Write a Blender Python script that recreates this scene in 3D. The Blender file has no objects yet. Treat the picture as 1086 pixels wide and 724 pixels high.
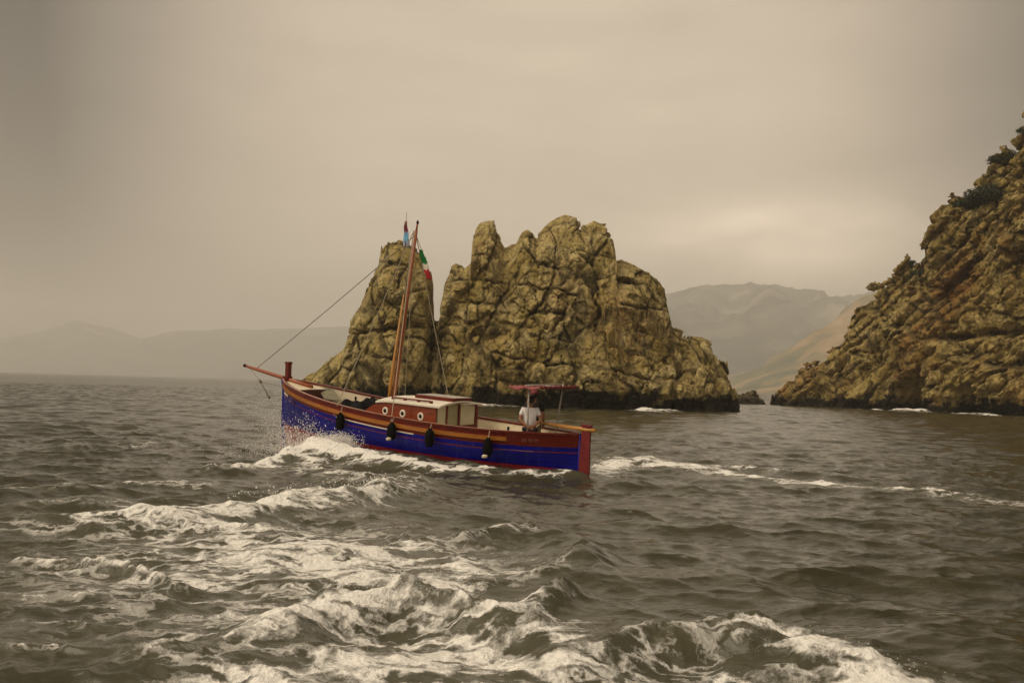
import bpy, bmesh, math, random
import numpy as np
from mathutils import Matrix, Vector
random.seed(7); RNG = np.random.default_rng(11)
scene = bpy.context.scene
COL = scene.collection
R_ = math.radians

# ------------------------------------------------------------------ helpers
def link(o, parent=None):
    COL.objects.link(o)
    if parent is not None: o.parent = parent
    return o
def tag(o, label=None, cat=None, group=None, kind=None):
    if label: o['label'] = label
    if cat: o['category'] = cat
    if group: o['group'] = group
    if kind: o['kind'] = kind
    return o
def empty(name, mat=None, loc=None):
    o = bpy.data.objects.new(name, None); o.empty_display_size = .2; COL.objects.link(o)
    if mat is not None: o.matrix_world = mat
    if loc is not None: o.location = loc
    return o
def np_mesh(name, V, quads=None, tris=None):
    me = bpy.data.meshes.new(name)
    V = np.asarray(V, np.float32); me.vertices.add(len(V)); me.vertices.foreach_set('co', V.ravel())
    loops = []; starts = []; tot = []
    n = 0
    if quads is not None and len(quads):
        q = np.asarray(quads, np.int32); loops.append(q.ravel()); starts.append(np.arange(len(q))*4); tot.append(np.full(len(q), 4)); n = len(q)*4
    if tris is not None and len(tris):
        t = np.asarray(tris, np.int32); loops.append(t.ravel()); starts.append(n+np.arange(len(t))*3); tot.append(np.full(len(t), 3))
    L = np.concatenate(loops).astype(np.int32); S = np.concatenate(starts).astype(np.int32)
    me.loops.add(len(L)); me.loops.foreach_set('vertex_index', L)
    me.polygons.add(len(S)); me.polygons.foreach_set('loop_start', S)
    me.update(calc_edges=True); me.validate()
    return me
def smooth(me): me.polygons.foreach_set('use_smooth', np.ones(len(me.polygons), bool)); me.update()
def fattr(me, name, arr):
    a = me.attributes.new(name, 'FLOAT', 'POINT'); a.data.foreach_set('value', np.asarray(arr, np.float32))

class MB:
    """collects shapes, built as ONE mesh object"""
    def __init__(s): s.bm = bmesh.new()
    def box(s, lo, hi, m=None, mi=0):
        lo = Vector(lo); hi = Vector(hi)
        vs = [s.bm.verts.new((x, y, z)) for x in (lo.x, hi.x) for y in (lo.y, hi.y) for z in (lo.z, hi.z)]
        fs = [(0,1,3,2),(4,6,7,5),(0,4,5,1),(2,3,7,6),(0,2,6,4),(1,5,7,3)]
        for f in fs:
            fc = s.bm.faces.new([vs[i] for i in f]); fc.material_index = mi
        if m is not None:
            for v in vs: v.co = m @ v.co
        return s
    def tube(s, pts, rad, n=8, mi=0, cap=True):
        pts = [Vector(p) for p in pts]
        if not hasattr(rad, '__len__'): rad = [rad]*len(pts)
        rings = []
        for i, p in enumerate(pts):
            d = (pts[min(i+1, len(pts)-1)]-pts[max(i-1, 0)]).normalized()
            a = d.cross(Vector((0.13, 0.21, .97)) if abs(d.z) < .9 else Vector((1, .1, 0))).normalized(); b = d.cross(a)
            rings.append([s.bm.verts.new(p+rad[i]*(math.cos(2*math.pi*k/n)*a+math.sin(2*math.pi*k/n)*b)) for k in range(n)])
        for r0, r1 in zip(rings, rings[1:]):
            for k in range(n):
                f = s.bm.faces.new((r0[k], r0[(k+1) % n], r1[(k+1) % n], r1[k])); f.material_index = mi; f.smooth = n > 5
        if cap:
            f = s.bm.faces.new(rings[0][::-1]); f.material_index = mi
            f = s.bm.faces.new(rings[-1]); f.material_index = mi
        return s
    def lathe(s, prof, c=(0, 0, 0), n=14, mi=0):
        rings = []
        for r, z in prof:
            rings.append([s.bm.verts.new((c[0]+r*math.cos(2*math.pi*k/n), c[1]+r*math.sin(2*math.pi*k/n), c[2]+z)) for k in range(n)])
        for r0, r1 in zip(rings, rings[1:]):
            for k in range(n):
                f = s.bm.faces.new((r0[k], r0[(k+1) % n], r1[(k+1) % n], r1[k])); f.material_index = mi; f.smooth = True
        s.bm.faces.new(rings[0][::-1]).material_index = mi; s.bm.faces.new(rings[-1]).material_index = mi
        return s
    def strip(s, rows, mi=0, sm=True, closed=False):
        g = [[s.bm.verts.new(p) for p in r] for r in rows]
        for a, b in zip(g, g[1:]):
            n = len(a)
            for k in range(n if closed else n-1):
                f = s.bm.faces.new((a[k], a[(k+1) % n], b[(k+1) % n], b[k])); f.material_index = mi; f.smooth = sm
        return g
    def prism(s, outline, vec, mi=0):
        a = [s.bm.verts.new(p) for p in outline]; b = [s.bm.verts.new(Vector(p)+Vector(vec)) for p in outline]
        s.bm.faces.new(a).material_index = mi; s.bm.faces.new(b[::-1]).material_index = mi
        n = len(a)
        for k in range(n):
            s.bm.faces.new((a[k], b[k], b[(k+1) % n], a[(k+1) % n])).material_index = mi
        return s
    def build(s, name, mats, parent=None, bevel=0):
        if bevel:
            es = [e for e in s.bm.edges if len(e.link_faces) == 2 and e.calc_face_angle(0) > .6]
            bmesh.ops.bevel(s.bm, geom=es, offset=bevel, segments=2, affect='EDGES', profile=.6)
        bmesh.ops.recalc_face_normals(s.bm, faces=s.bm.faces)
        me = bpy.data.meshes.new(name); s.bm.to_mesh(me); s.bm.free()
        if not isinstance(mats, (list, tuple)): mats = [mats]
        for m in mats: me.materials.append(m)
        return link(bpy.data.objects.new(name, me), parent)

# ------------------------------------------------------------------ numpy noise
LAT = (RNG.random((64, 64, 64)).astype(np.float32)*2-1)
def vnoise(p):
    p = np.asarray(p, np.float32); i = np.floor(p); f = p-i; i = i.astype(np.int32) & 63; j = (i+1) & 63
    u = f*f*f*(f*(f*6-15)+10)
    x, y, z = u[:, 0], u[:, 1], u[:, 2]; x0, y0, z0 = i.T; x1, y1, z1 = j.T
    a = LAT[x0, y0, z0]*(1-x)+LAT[x1, y0, z0]*x; b = LAT[x0, y1, z0]*(1-x)+LAT[x1, y1, z0]*x
    c = LAT[x0, y0, z1]*(1-x)+LAT[x1, y0, z1]*x; d = LAT[x0, y1, z1]*(1-x)+LAT[x1, y1, z1]*x
    return (a*(1-y)+b*y)*(1-z)+(c*(1-y)+d*y)*z
ROTM = np.array([[.36, .48, -.8], [-.8, .6, 0], [.48, .64, .6]], np.float32)
def fbm(p, oct=4, gain=.5, ridged=False):
    p = np.asarray(p, np.float32); s = 0; a = 1; t = 0
    for o in range(oct):
        n = vnoise(p)
        if ridged: n = 1-2*np.abs(n)
        s = s+a*n; t += a; a *= gain; p = p@ROTM*2.03+17.3
    return s/t
def worley(p):
    """F1, F2, cell hash and a random facet tilt of the nearest cell"""
    p = np.asarray(p, np.float32); ip = np.floor(p).astype(np.int32)
    F1 = np.full(len(p), 9., np.float32); F2 = F1.copy(); best = np.zeros((len(p), 3), np.int32); rel = np.zeros((len(p), 3), np.float32)
    for dx in (-1, 0, 1):
        for dy in (-1, 0, 1):
            for dz in (-1, 0, 1):
                c = ip+np.array([dx, dy, dz], np.int32)
                a, b, e = (c & 63).T
                v = p-c-np.stack([LAT[a, b, e], LAT[b, e, a], LAT[e, a, b]], 1)*.45-.5
                d = (v*v).sum(1)
                m = d < F1
                F2 = np.where(m, F1, np.minimum(F2, d)); F1 = np.where(m, d, F1); best[m] = c[m]; rel[m] = v[m]
    a, b, e = (best & 63).T
    ID = LAT[(a+13) & 63, (b+29) & 63, (e+7) & 63]
    T = np.stack([LAT[(a+5) & 63, e, b], LAT[b, (a+9) & 63, e], LAT[e, b, (a+21) & 63]], 1)
    return np.sqrt(F1), np.sqrt(F2), ID, (rel*T).sum(1)
def sstep(a, b, x):
    t = np.clip((x-a)/(b-a), 0, 1); return t*t*(3-2*t)

# ------------------------------------------------------------------ node helpers
def new_mat(name):
    m = bpy.data.materials.new(name); m.use_nodes = True; nt = m.node_tree
    return m, nt, nt.nodes['Principled BSDF']
def N(nt, t, **kw):
    n = nt.nodes.new(t)
    for k, v in kw.items():
        if k in n.inputs: n.inputs[k].default_value = v
        else: setattr(n, k, v)
    return n
def L(nt, a, b): nt.links.new(a, b)
def math_n(nt, op, a, b=None, clamp=False):
    n = nt.nodes.new('ShaderNodeMath'); n.operation = op; n.use_clamp = clamp
    for i, v in enumerate((a, b)):
        if v is None: continue
        if isinstance(v, (int, float)): n.inputs[i].default_value = v
        else: L(nt, v, n.inputs[i])
    return n.outputs[0]
def ramp(nt, fac, stops):
    n = nt.nodes.new('ShaderNodeValToRGB'); e = n.color_ramp.elements
    while len(e) < len(stops): e.new(.5)
    for el, (p, c) in zip(e, stops):
        el.position = p; el.color = (*c, 1) if hasattr(c, '__len__') else (c, c, c, 1)
    L(nt, fac, n.inputs[0]); return n.outputs[0]
def mixc(nt, fac, a, b, mode='MIX'):
    n = nt.nodes.new('ShaderNodeMix'); n.data_type = 'RGBA'; n.blend_type = mode
    for s, v in ((n.inputs[0], fac), (n.inputs[6], a), (n.inputs[7], b)):
        if isinstance(v, (int, float)): s.default_value = v
        elif isinstance(v, tuple): s.default_value = (*v, 1)
        else: L(nt, v, s)
    return n.outputs[2]
def simple(name, col, rough=.5, var=.15, scale=6, spec=.5, bump=0, stretch=None):
    m, nt, b = new_mat(name)
    tc = N(nt, 'ShaderNodeTexCoord'); src = tc.outputs['Object']
    if stretch:
        mp = N(nt, 'ShaderNodeMapping'); mp.inputs['Scale'].default_value = stretch; L(nt, src, mp.inputs[0]); src = mp.outputs[0]
    nz = N(nt, 'ShaderNodeTexNoise', Scale=scale, Detail=5.); L(nt, src, nz.inputs['Vector'])
    c0 = tuple(max(0, c*(1-var)) for c in col); c1 = tuple(min(1, c*(1+var)) for c in col)
    L(nt, ramp(nt, nz.outputs[0], [(.3, c0), (.7, c1)]), b.inputs['Base Color'])
    b.inputs['Roughness'].default_value = rough; b.inputs['Specular IOR Level'].default_value = spec
    if bump:
        bp = N(nt, 'ShaderNodeBump', Strength=bump, Distance=.02); L(nt, nz.outputs[0], bp.inputs['Height']); L(nt, bp.outputs[0], b.inputs['Normal'])
    return m

# ------------------------------------------------------------------ camera
CAMH = 2.3
roll = math.atan(.027); pitch = math.atan(46.7/1056)
f = Vector((0, math.cos(pitch), math.sin(pitch))); r = Vector((1, 0, 0)); u = r.cross(f)
Rt = math.cos(roll)*r+math.sin(roll)*u; Up = -math.sin(roll)*r+math.cos(roll)*u
cam = bpy.data.cameras.new('camera'); cam.lens = 35; cam.sensor_width = 36; cam.clip_end = 40000; cam.clip_start = .1
co = link(bpy.data.objects.new('camera', cam))
co.matrix_world = Matrix(((Rt.x, Up.x, -f.x, 0), (Rt.y, Up.y, -f.y, 0), (Rt.z, Up.z, -f.z, CAMH), (0, 0, 0, 1)))
scene.camera = co

# ------------------------------------------------------------------ light
SUN_EL, SUN_AZ = 52, 240          # azimuth from +Y clockwise: sun behind the camera, to the left
sd = Vector((math.sin(R_(SUN_AZ))*math.cos(R_(SUN_EL)), math.cos(R_(SUN_AZ))*math.cos(R_(SUN_EL)), math.sin(R_(SUN_EL))))
sun = bpy.data.lights.new('sun', 'SUN'); sun.energy = .55; sun.angle = R_(40); sun.color = (1, .87, .68)
so = link(bpy.data.objects.new('sun', sun)); so.rotation_euler = sd.to_track_quat('Z', 'Y').to_euler()

w = bpy.data.worlds.new('World'); scene.world = w; w.use_nodes = True; nt = w.node_tree
bg = nt.nodes['Background']; out = nt.nodes['World Output']
sky = N(nt, 'ShaderNodeTexSky', sky_type='NISHITA', sun_disc=False, sun_elevation=R_(SUN_EL), sun_rotation=R_(SUN_AZ), dust_density=4.)
tc = N(nt, 'ShaderNodeTexCoord'); D = tc.outputs['Generated']
def dotn(v):
    n = N(nt, 'ShaderNodeVectorMath', operation='DOT_PRODUCT'); L(nt, D, n.inputs[0]); n.inputs[1].default_value = Vector(v).normalized(); return n.outputs['Value']
# overcast: broad bright part of the cloud cover ahead, sides darkened to imitate a lens vignette, dimmer overhead
mp = N(nt, 'ShaderNodeMapping'); mp.inputs['Scale'].default_value = (1.2, 1.2, 6.); mp.inputs['Rotation'].default_value = (0, R_(7), 0); L(nt, D, mp.inputs[0])
nz = N(nt, 'ShaderNodeTexNoise', Scale=2.0, Detail=6., Roughness=.55, Distortion=.4); L(nt, mp.outputs[0], nz.inputs['Vector'])
mp2 = N(nt, 'ShaderNodeMapping'); mp2.inputs['Scale'].default_value = (3, 3, 9.); mp2.inputs['Rotation'].default_value = (0, R_(5), 0); L(nt, D, mp2.inputs[0])
nz2 = N(nt, 'ShaderNodeTexNoise', Scale=2.0, Detail=5., Roughness=.5, Distortion=.3); L(nt, mp2.outputs[0], nz2.inputs['Vector'])
zc = N(nt, 'ShaderNodeSeparateXYZ'); L(nt, D, zc.inputs[0])
lx = math_n(nt, 'DIVIDE', math_n(nt, 'SUBTRACT', zc.outputs[0], .03), .475); lz = math_n(nt, 'DIVIDE', math_n(nt, 'SUBTRACT', zc.outputs[2], .10), 1.15)
lobe = math_n(nt, 'ADD', math_n(nt, 'MULTIPLY', lx, lx), math_n(nt, 'MULTIPLY', lz, lz))
lobe = math_n(nt, 'ADD', lobe, math_n(nt, 'MULTIPLY', math_n(nt, 'SUBTRACT', nz.outputs[0], .5), .30))
lobe = math_n(nt, 'MULTIPLY', lobe, .25)
br = ramp(nt, lobe, [(0., 1.), (.045, .95), (.10, .74), (.165, .36), (.225, .05), (.28, .05), (.5, .55), (1., .65)])
cl = math_n(nt, 'ADD', math_n(nt, 'MULTIPLY', math_n(nt, 'SUBTRACT', nz2.outputs[0], .5), .34), 1.)
cl = math_n(nt, 'MULTIPLY', cl, math_n(nt, 'ADD', math_n(nt, 'MULTIPLY', math_n(nt, 'SUBTRACT', nz.outputs[0], .5), .6), 1.))
# the break in the cloud low on the right where the light comes through
gx = math_n(nt, 'DIVIDE', math_n(nt, 'SUBTRACT', zc.outputs[0], .27), .13); gz = math_n(nt, 'DIVIDE', math_n(nt, 'SUBTRACT', zc.outputs[2], .145), .038)
gq = math_n(nt, 'MULTIPLY', math_n(nt, 'ADD', math_n(nt, 'MULTIPLY', gx, gx), math_n(nt, 'MULTIPLY', gz, gz)), -1.)
gap = math_n(nt, 'MULTIPLY', math_n(nt, 'EXPONENT', gq), math_n(nt, 'MULTIPLY', nz2.outputs[0], 1.1))
tot = math_n(nt, 'ADD', math_n(nt, 'MULTIPLY', br, cl), math_n(nt, 'MULTIPLY', gap, 1.7))
cs = N(nt, 'ShaderNodeVectorMath', operation='SCALE'); cs.inputs[0].default_value = (.455, .370, .274); L(nt, tot, cs.inputs['Scale'])
# thinner cloud round the hidden sun, high behind the camera on the left
glow = math_n(nt, 'MULTIPLY', math_n(nt, 'EXPONENT', math_n(nt, 'DIVIDE', math_n(nt, 'SUBTRACT', dotn(sd), 1.), .085)), 2.3)
gs = N(nt, 'ShaderNodeVectorMath', operation='SCALE'); gs.inputs[0].default_value = (1., .86, .64); L(nt, glow, gs.inputs['Scale'])
ca = N(nt, 'ShaderNodeVectorMath', operation='ADD'); L(nt, cs.outputs[0], ca.inputs[0]); L(nt, gs.outputs[0], ca.inputs[1])
sk = N(nt, 'ShaderNodeVectorMath', operation='SCALE'); L(nt, sky.outputs[0], sk.inputs[0]); sk.inputs['Scale'].default_value = .1
L(nt, mixc(nt, .955, sk.outputs[0], ca.outputs[0]), bg.inputs['Color']); bg.inputs['Strength'].default_value = 1.
scene.view_settings.view_transform = 'Standard'; scene.view_settings.look = 'None'; scene.view_settings.exposure = .8; scene.view_settings.gamma = 1

# ------------------------------------------------------------------ boat frame
BO = Vector((1.714, 24.466, .051))
BM = Matrix(((-.7899, -.6127, .0251), (.6109, -.7898, -.0551), (.0536, -.0283, .9982)))
BMAT = BM.to_4x4(); BMAT.translation = BO
BMn = np.array(BM); BOn = np.array(BO)
LEN, BEAM = 11.2, 2.794
def bw(x):
    s = x/LEN
    return 0. if s <= 0 or s >= 1 else BEAM/2*(1-abs(2*s-1)**2.42)**.75
def gz_(x):
    s = x/LEN; return 1.086*(1-s)*(1-2*s)+1.095*4*s*(1-s)+1.663*s*(2*s-1)
def B2W(p): return BM @ Vector(p)+BO

# ------------------------------------------------------------------ sea
def ocean(Lm, n, rms, kmin, kmax, wdir, spread, seed, chop):
    rg = np.random.default_rng(seed)
    k1 = 2*np.pi*np.fft.fftfreq(n, Lm/n); kx, ky = np.meshgrid(k1, k1, indexing='ij'); k = np.hypot(kx, ky); k[0, 0] = 1
    c = (kx*wdir[0]+ky*wdir[1])/k
    P = k**-3.6*np.exp(-(kmin/k)**4)*np.exp(-(k/kmax)**2)*(np.abs(c)**spread+.06); P[0, 0] = 0
    h = np.sqrt(P)*(rg.normal(size=k.shape)+1j*rg.normal(size=k.shape))
    z = np.fft.ifft2(h).real; s = rms/z.std()
    dx = np.fft.ifft2(1j*kx/k*h).real*s*chop; dy = np.fft.ifft2(1j*ky/k*h).real*s*chop
    return (Lm, n, np.stack([dx, dy, z*s], -1).astype(np.float32))
def samp(tile, X, Y):
    Lm, n, A = tile; a = X/Lm*n; b = Y/Lm*n; i = np.floor(a).astype(np.int32); j = np.floor(b).astype(np.int32)
    fa = (a-i)[:, None]; fb = (b-j)[:, None]; i &= n-1; j &= n-1; i1 = (i+1) & (n-1); j1 = (j+1) & (n-1)
    return (A[i, j]*(1-fa)+A[i1, j]*fa)*(1-fb)+(A[i, j1]*(1-fa)+A[i1, j1]*fa)*fb
T1 = ocean(71., 512, .040, 2*np.pi/3.6, 7.5, (-.2, -.98), 4, 3, 1.35)
T2 = ocean(17.3, 512, .018, 2*np.pi/1.3, 40., (.15, -.99), 3, 5, 1.6)

def hullpt(x, off): return tuple(B2W((x, bw(x)+off, 0)))[:2]
# (points, half width m, ridge height m, foam, skew)
STROKES = [
 ([(-7.5,24.6),(-6.9,25.4),(-6.2,26.2),hullpt(8.0,.55)], .40, [.10,.16,.22,.3], [.7,.9,1.05,1.2]),
 ([hullpt(8.6,.12),hullpt(7.9,.25),hullpt(7.2,.35),hullpt(6.5,.45),hullpt(5.7,.5)], .48, [.12,.32,.38,.24,.08], [1.1,1.35,1.4,1.3,1.1]),
 ([hullpt(5.9,.4),hullpt(4.8,.5),hullpt(3.6,.55),hullpt(2.4,.5),hullpt(1.2,.45),hullpt(0.1,.25)], .30, [.04,.03,.02,.02,.0,.0], [1.1,1.0,.9,.8,.72,.8]),
 ([(-5.6,28.4),(-5.0,26.2),(-4.3,24.2),(-3.4,22.6)], .8, [.1,.1,.12,.15], [.9,.75,.7,.62]),
 ([(-2.2,22.9),(-2.5,20.6),(-3.1,18.9),(-3.8,17.4),(-4.4,16.3),(-5.2,15.5),(-6.2,15.0),(-7.4,14.6)], .62, [.2,.3,.34,.3,.27,.22,.16,.1], [.55,.75,.85,.9,.9,.85,.75,.5]),
 ([(-5.6,14.6),(-4.3,13.9),(-3.1,13.0),(-2.0,11.9),(-1.1,10.7),(-.3,9.5),(.3,8.4)], .95, [0,.04,.05,.05,.03,0,0], [.55,.72,.8,.82,.78,.74,.7]),
 ([(-5.2,15.3),(-3.6,14.5),(-2.4,13.6),(-1.3,12.9),(-.3,12.2),(.5,12.4)], .55, [.05,.1,.1,.06,.05,.03], [.7,.75,.72,.66,.62,.45]),
 ([(-2.9,8.4),(-2.2,9.1),(-1.8,9.7),(-1.4,10.2)], .6, [0,0,.02,.03], [.5,.7,.72,.7]),
 ([(-2.5,7.9),(-2.0,8.6),(-1.6,9.3),(-1.05,9.75),(-.45,9.45),(.12,8.95),(.66,8.4)], .42, [.1,.2,.3,.42,.36,.24,.14], [.62,.72,.82,.92,.8,.55,.4]),
 ([(.5,8.3),(1.15,8.75),(1.8,8.95),(2.3,8.8),(2.75,8.35),(3.2,7.6)], .34, [.12,.22,.27,.27,.22,.15], [.45,.5,.55,.72,.95,1.05]),
 ([(-2.4,7.2),(-1.4,7.6),(-.6,8.1),(.1,7.9),(.8,7.5),(1.7,7.7),(2.6,7.5)], .75, [0,.03,.05,.04,.02,.03,.03], [.6,.72,.74,.72,.68,.66,.72]),
 ([(-1.5,6.4),(0,6.6),(1.6,6.7),(2.8,6.5)], .9, [0,0,0,0], [.65,.7,.66,.66]),
 ([(-5.9,12.2),(-5.2,12.05),(-4.5,11.65),(-3.8,11.0),(-3.2,10.6)], .10, [.06,.1,.12,.1,.05], [.62,.75,.8,.75,.6]),
 ([(-4.3,8.4),(-3.7,8.3),(-3.1,8.1)], .07, [.03,.04,.03], [.6,.7,.6]),
 ([(-4.6,9.6),(-3.9,9.4),(-3.3,9.0)], .06, [.02,.03,.02], [.5,.62,.5]),
 ([(.6,25.2),(2.3,25.8),(2.9,28.2),(3.6,30.4),(4.3,30.2),(5.2,29.),(6.2,27.6),(7.2,26.),(8.4,25.),(9.7,24.),(10.9,22.)], .62, [.03,.05,.14,.16,.16,.12,.1,.08,.06,.04,.02], [.7,.85,.98,1.0,.98,.95,.9,.86,.82,.76,.6]),
 ([(3.2,32.2),(4.4,31.6),(5.5,30.2)], .7, [.1,.1,.05], [.8,.8,.6]),
 ([(5.5,29.3),(6.9,29.2),(8.4,28.7),(9.,27.8)], .42, [.06,.08,.06,.03], [.6,.72,.72,.5]),
 ([(-9.6,19.4),(-8.7,20.6),(-7.8,21.4),(-6.2,20.8)], .4, [.05,.06,.08,.05], [.5,.62,.66,.6]),
 ([(-8.4,17.5),(-7.2,17.9),(-6.0,17.2),(-4.8,17.6)], .35, [.02,.04,.04,.02], [.45,.6,.64,.6]),
 ([(-13.9,30.8),(-12.8,32.2),(-11.9,34.2)], .5, [.05,.06,.05], [.4,.6,.5]),
 ([(-.6,14.6),(.05,15.3),(.45,15.5)], .22, [.1,.16,.12], [.5,.7,.6]),
 ([(.85,14.6),(.95,13.2),(.9,12.2)], .45, [.16,.24,.18], [.1,.15,.2]),
 ([(.1,10.1),(.45,10.55),(.8,11.)], .22, [.1,.2,.12], [0,.05,0]),
 ([(-6.4,107.),(-3.,105.5),(.5,107.)], 1., [.2,.3,.2], [.8,1.,.7]),
 ([(13.4,101.),(16.9,102.)], 1., [.4,.3], [1.1,.9]),
 ([(57.5,148.5),(60.,146.)], 1.1, [.5,.6], [1.,1.1]),
 ([(62.,135.5),(64.5,132.)], 1., [.3,.2], [.9,.8]),
]
def near_line(P, pts):
    best = np.full(len(P), 1e9); S = np.zeros(len(P)); pts = np.asarray(pts, float)
    for i in range(len(pts)-1):
        a, d = pts[i], pts[i+1]-pts[i]; t = np.clip(((P-a)@d)/(d@d), 0, 1); q = P-a-t[:, None]*d; e = (q*q).sum(1)
        m = e < best; best[m] = e[m]; S[m] = i+t[m]
    return np.sqrt(best), S
def make_sea():
    th = np.concatenate([np.linspace(-math.pi, -R_(33), 110)[:-1], np.arange(-R_(33), R_(33), .00112), np.linspace(R_(33), math.pi, 110)])
    rs = [2.5]
    while rs[-1] < 9200:
        q = rs[-1]
        rs.append(q+(max(.035, min(.0043*q, .27)) if q < 230 else .27+(q-230)*.03))
    rs[-1] = 9200; rs = np.array(rs); nr, na = len(rs), len(th)
    X = (rs[:, None]*np.sin(th)[None]).ravel(); Y = (rs[:, None]*np.cos(th)[None]).ravel(); Rr = np.repeat(rs, na)
    n = len(X); Z = np.zeros(n, np.float32); foam = np.zeros(n, np.float32); DX = np.zeros(n, np.float32); DY = np.zeros(n, np.float32)
    front = np.abs(np.tile(th, nr)) < R_(34)
    near = (Rr < 320) & front; I = np.where(near)[0]
    d = samp(T1, X[I], Y[I])*(1-sstep(180, 315, Rr[I]))[:, None]
    # calmer stretch in the lee between the rocks and right of the boat
    c, s_ = math.cos(.5), math.sin(.5)
    m2 = Rr[I] < 75; I2 = I[m2]
    d2 = samp(T2, X[I2]*c-Y[I2]*s_, X[I2]*s_+Y[I2]*c); d2 = np.stack([d2[:, 0]*c+d2[:, 1]*s_, -d2[:, 0]*s_+d2[:, 1]*c, d2[:, 2]], 1)*(1-sstep(30, 74, Rr[I2]))[:, None]
    d[m2] += d2
    DX[I] += d[:, 0]; DY[I] += d[:, 1]; Z[I] += d[:, 2]
    # wakes: warped so that no edge is straight
    P0 = np.stack([X, Y], 1)
    for k, (pts, wd, hs, fs) in enumerate(STROKES):
        a = np.asarray(pts); lo = a.min(0)-4*wd; hi = a.max(0)+4*wd
        J = np.where((X > lo[0]) & (X < hi[0]) & (Y > lo[1]) & (Y < hi[1]))[0]
        if not len(J): continue
        P = P0[J]; q3 = np.stack([P[:, 0], P[:, 1], np.full(len(J), k*3.7)], 1).astype(np.float32)
        s1 = .9/wd
        P = P+wd*.65*np.stack([fbm(q3*s1*.5, 3), fbm(q3*s1*.5+31.7, 3)], 1)
        dist, S = near_line(P, pts); g = np.exp(-(dist/wd)**2)
        h = np.interp(S, np.arange(len(hs)), hs); fo = np.interp(S, np.arange(len(fs)), fs)
        nn = fbm(q3*s1*1.1, 4)
        Z[J] += h*g*(1+.45*nn)
        gf = np.exp(-(dist/(wd*1.45))**1.6)
        foam[J] = np.maximum(foam[J], .92*fo*gf*(1+.25*nn))
    # thin old foam over the churned water on the left and along the bottom
    churn = np.exp(-(((X+4.2)/5.2)**2+((Y-15)/8.)**2))*.30+np.exp(-(((X+2.2)/3.2)**2+((Y-12.2)/3.6)**2))*.36+np.exp(-(((X-.3)/2.8)**2+((Y-8.3)/1.3)**2))*.42
    foam = np.maximum(foam, churn)+churn*.12
    # small scale heave of the broken water
    J = np.where((foam > .25) & (Rr < 60))[0]
    q3 = np.stack([X[J], Y[J], Z[J]*2], 1).astype(np.float32)
    rough = fbm(q3*3.1, 4, ridged=True)*.5+fbm(q3*9, 3)*.35
    Z[J] += rough*.038*np.clip(foam[J], 0, 1.2)
    # the hull's own wave lifts the water along its sides
    BL = (np.stack([X, Y, np.zeros(n)], 1)-BOn)@BMn
    bx = np.clip(BL[:, 0]/LEN, 0, 1); hb = BEAM/2*np.maximum(1-np.abs(2*bx-1)**2.42, 0)**.75
    lift = np.interp(BL[:, 0], [-2.2, 0, 1.5, 3, 5, 7, 8.3, 9.6, 11, 12.5], [0, .20, .29, .37, .42, .32, .07, -.18, -.24, 0])
    Z += lift*np.exp(-(np.maximum(np.abs(BL[:, 1])-hb, 0)/1.0)**2)
    # water is pushed aside by the hull
    BL = (np.stack([X, Y, np.zeros(n)], 1)-BOn)@BMn
    bx = np.clip(BL[:, 0]/LEN, 0, 1); hb = BEAM/2*np.maximum(1-np.abs(2*bx-1)**2.42, 0)**.75
    ins = sstep(.12, .35, hb-np.abs(BL[:, 1]))
    Z = Z*(1-ins)-.10*ins; DX *= 1-ins; DY *= 1-ins
    # swash line round the rocks
    J = np.where((Y > 98) & (Y < 120) & (np.abs(X) < 30))[0]
    env = np.interp(X[J], [-27.5, -24, -18, -12, -9, -8, -4, 3, 10, 16, 19, 23, 25.5, 27.5], [1.5, 4, 6.5, 7.5, 5.5, 5.5, 8, 9.5, 9, 8, 6.5, 5, 3.5, 1.5])
    gt = sstep(.05, .35, fbm(np.stack([X[J]*.16, Y[J]*.1, 0*X[J]+4], 1), 3))
    foam[J] = np.maximum(foam[J], 1.1*gt*np.exp(-((np.abs(Y[J]-116)-env-.9-.3)/.9)**2))
    J = np.where((Y > 110) & (Y < 185) & (X > 40) & (X < 95))[0]
    dv = (X[J]-49)*.8986+(Y[J]-180)*.4388; gt = sstep(.08, .38, fbm(np.stack([X[J]*.12, Y[J]*.12, 0*X[J]+9], 1), 3))
    foam[J] = np.maximum(foam[J], 1.1*gt*np.exp(-((dv+.5)/1.1)**2))
    V = np.stack([X+DX, Y+DY, Z], 1)
    q = (np.arange(nr-1)[:, None]*na+np.arange(na-1)[None]).ravel()
    quads = np.stack([q, q+1, q+na+1, q+na], 1)
    V = np.concatenate([V, [[0, 0, 0]]]); foam = np.append(foam, 0)
    k = np.arange(na-1); tris = np.stack([np.full(na-1, n), k+1, k], 1)
    me = np_mesh('sea', V, quads[:, ::-1], tris[:, ::-1]); smooth(me); fattr(me, 'foam', foam)
    return me
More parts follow.
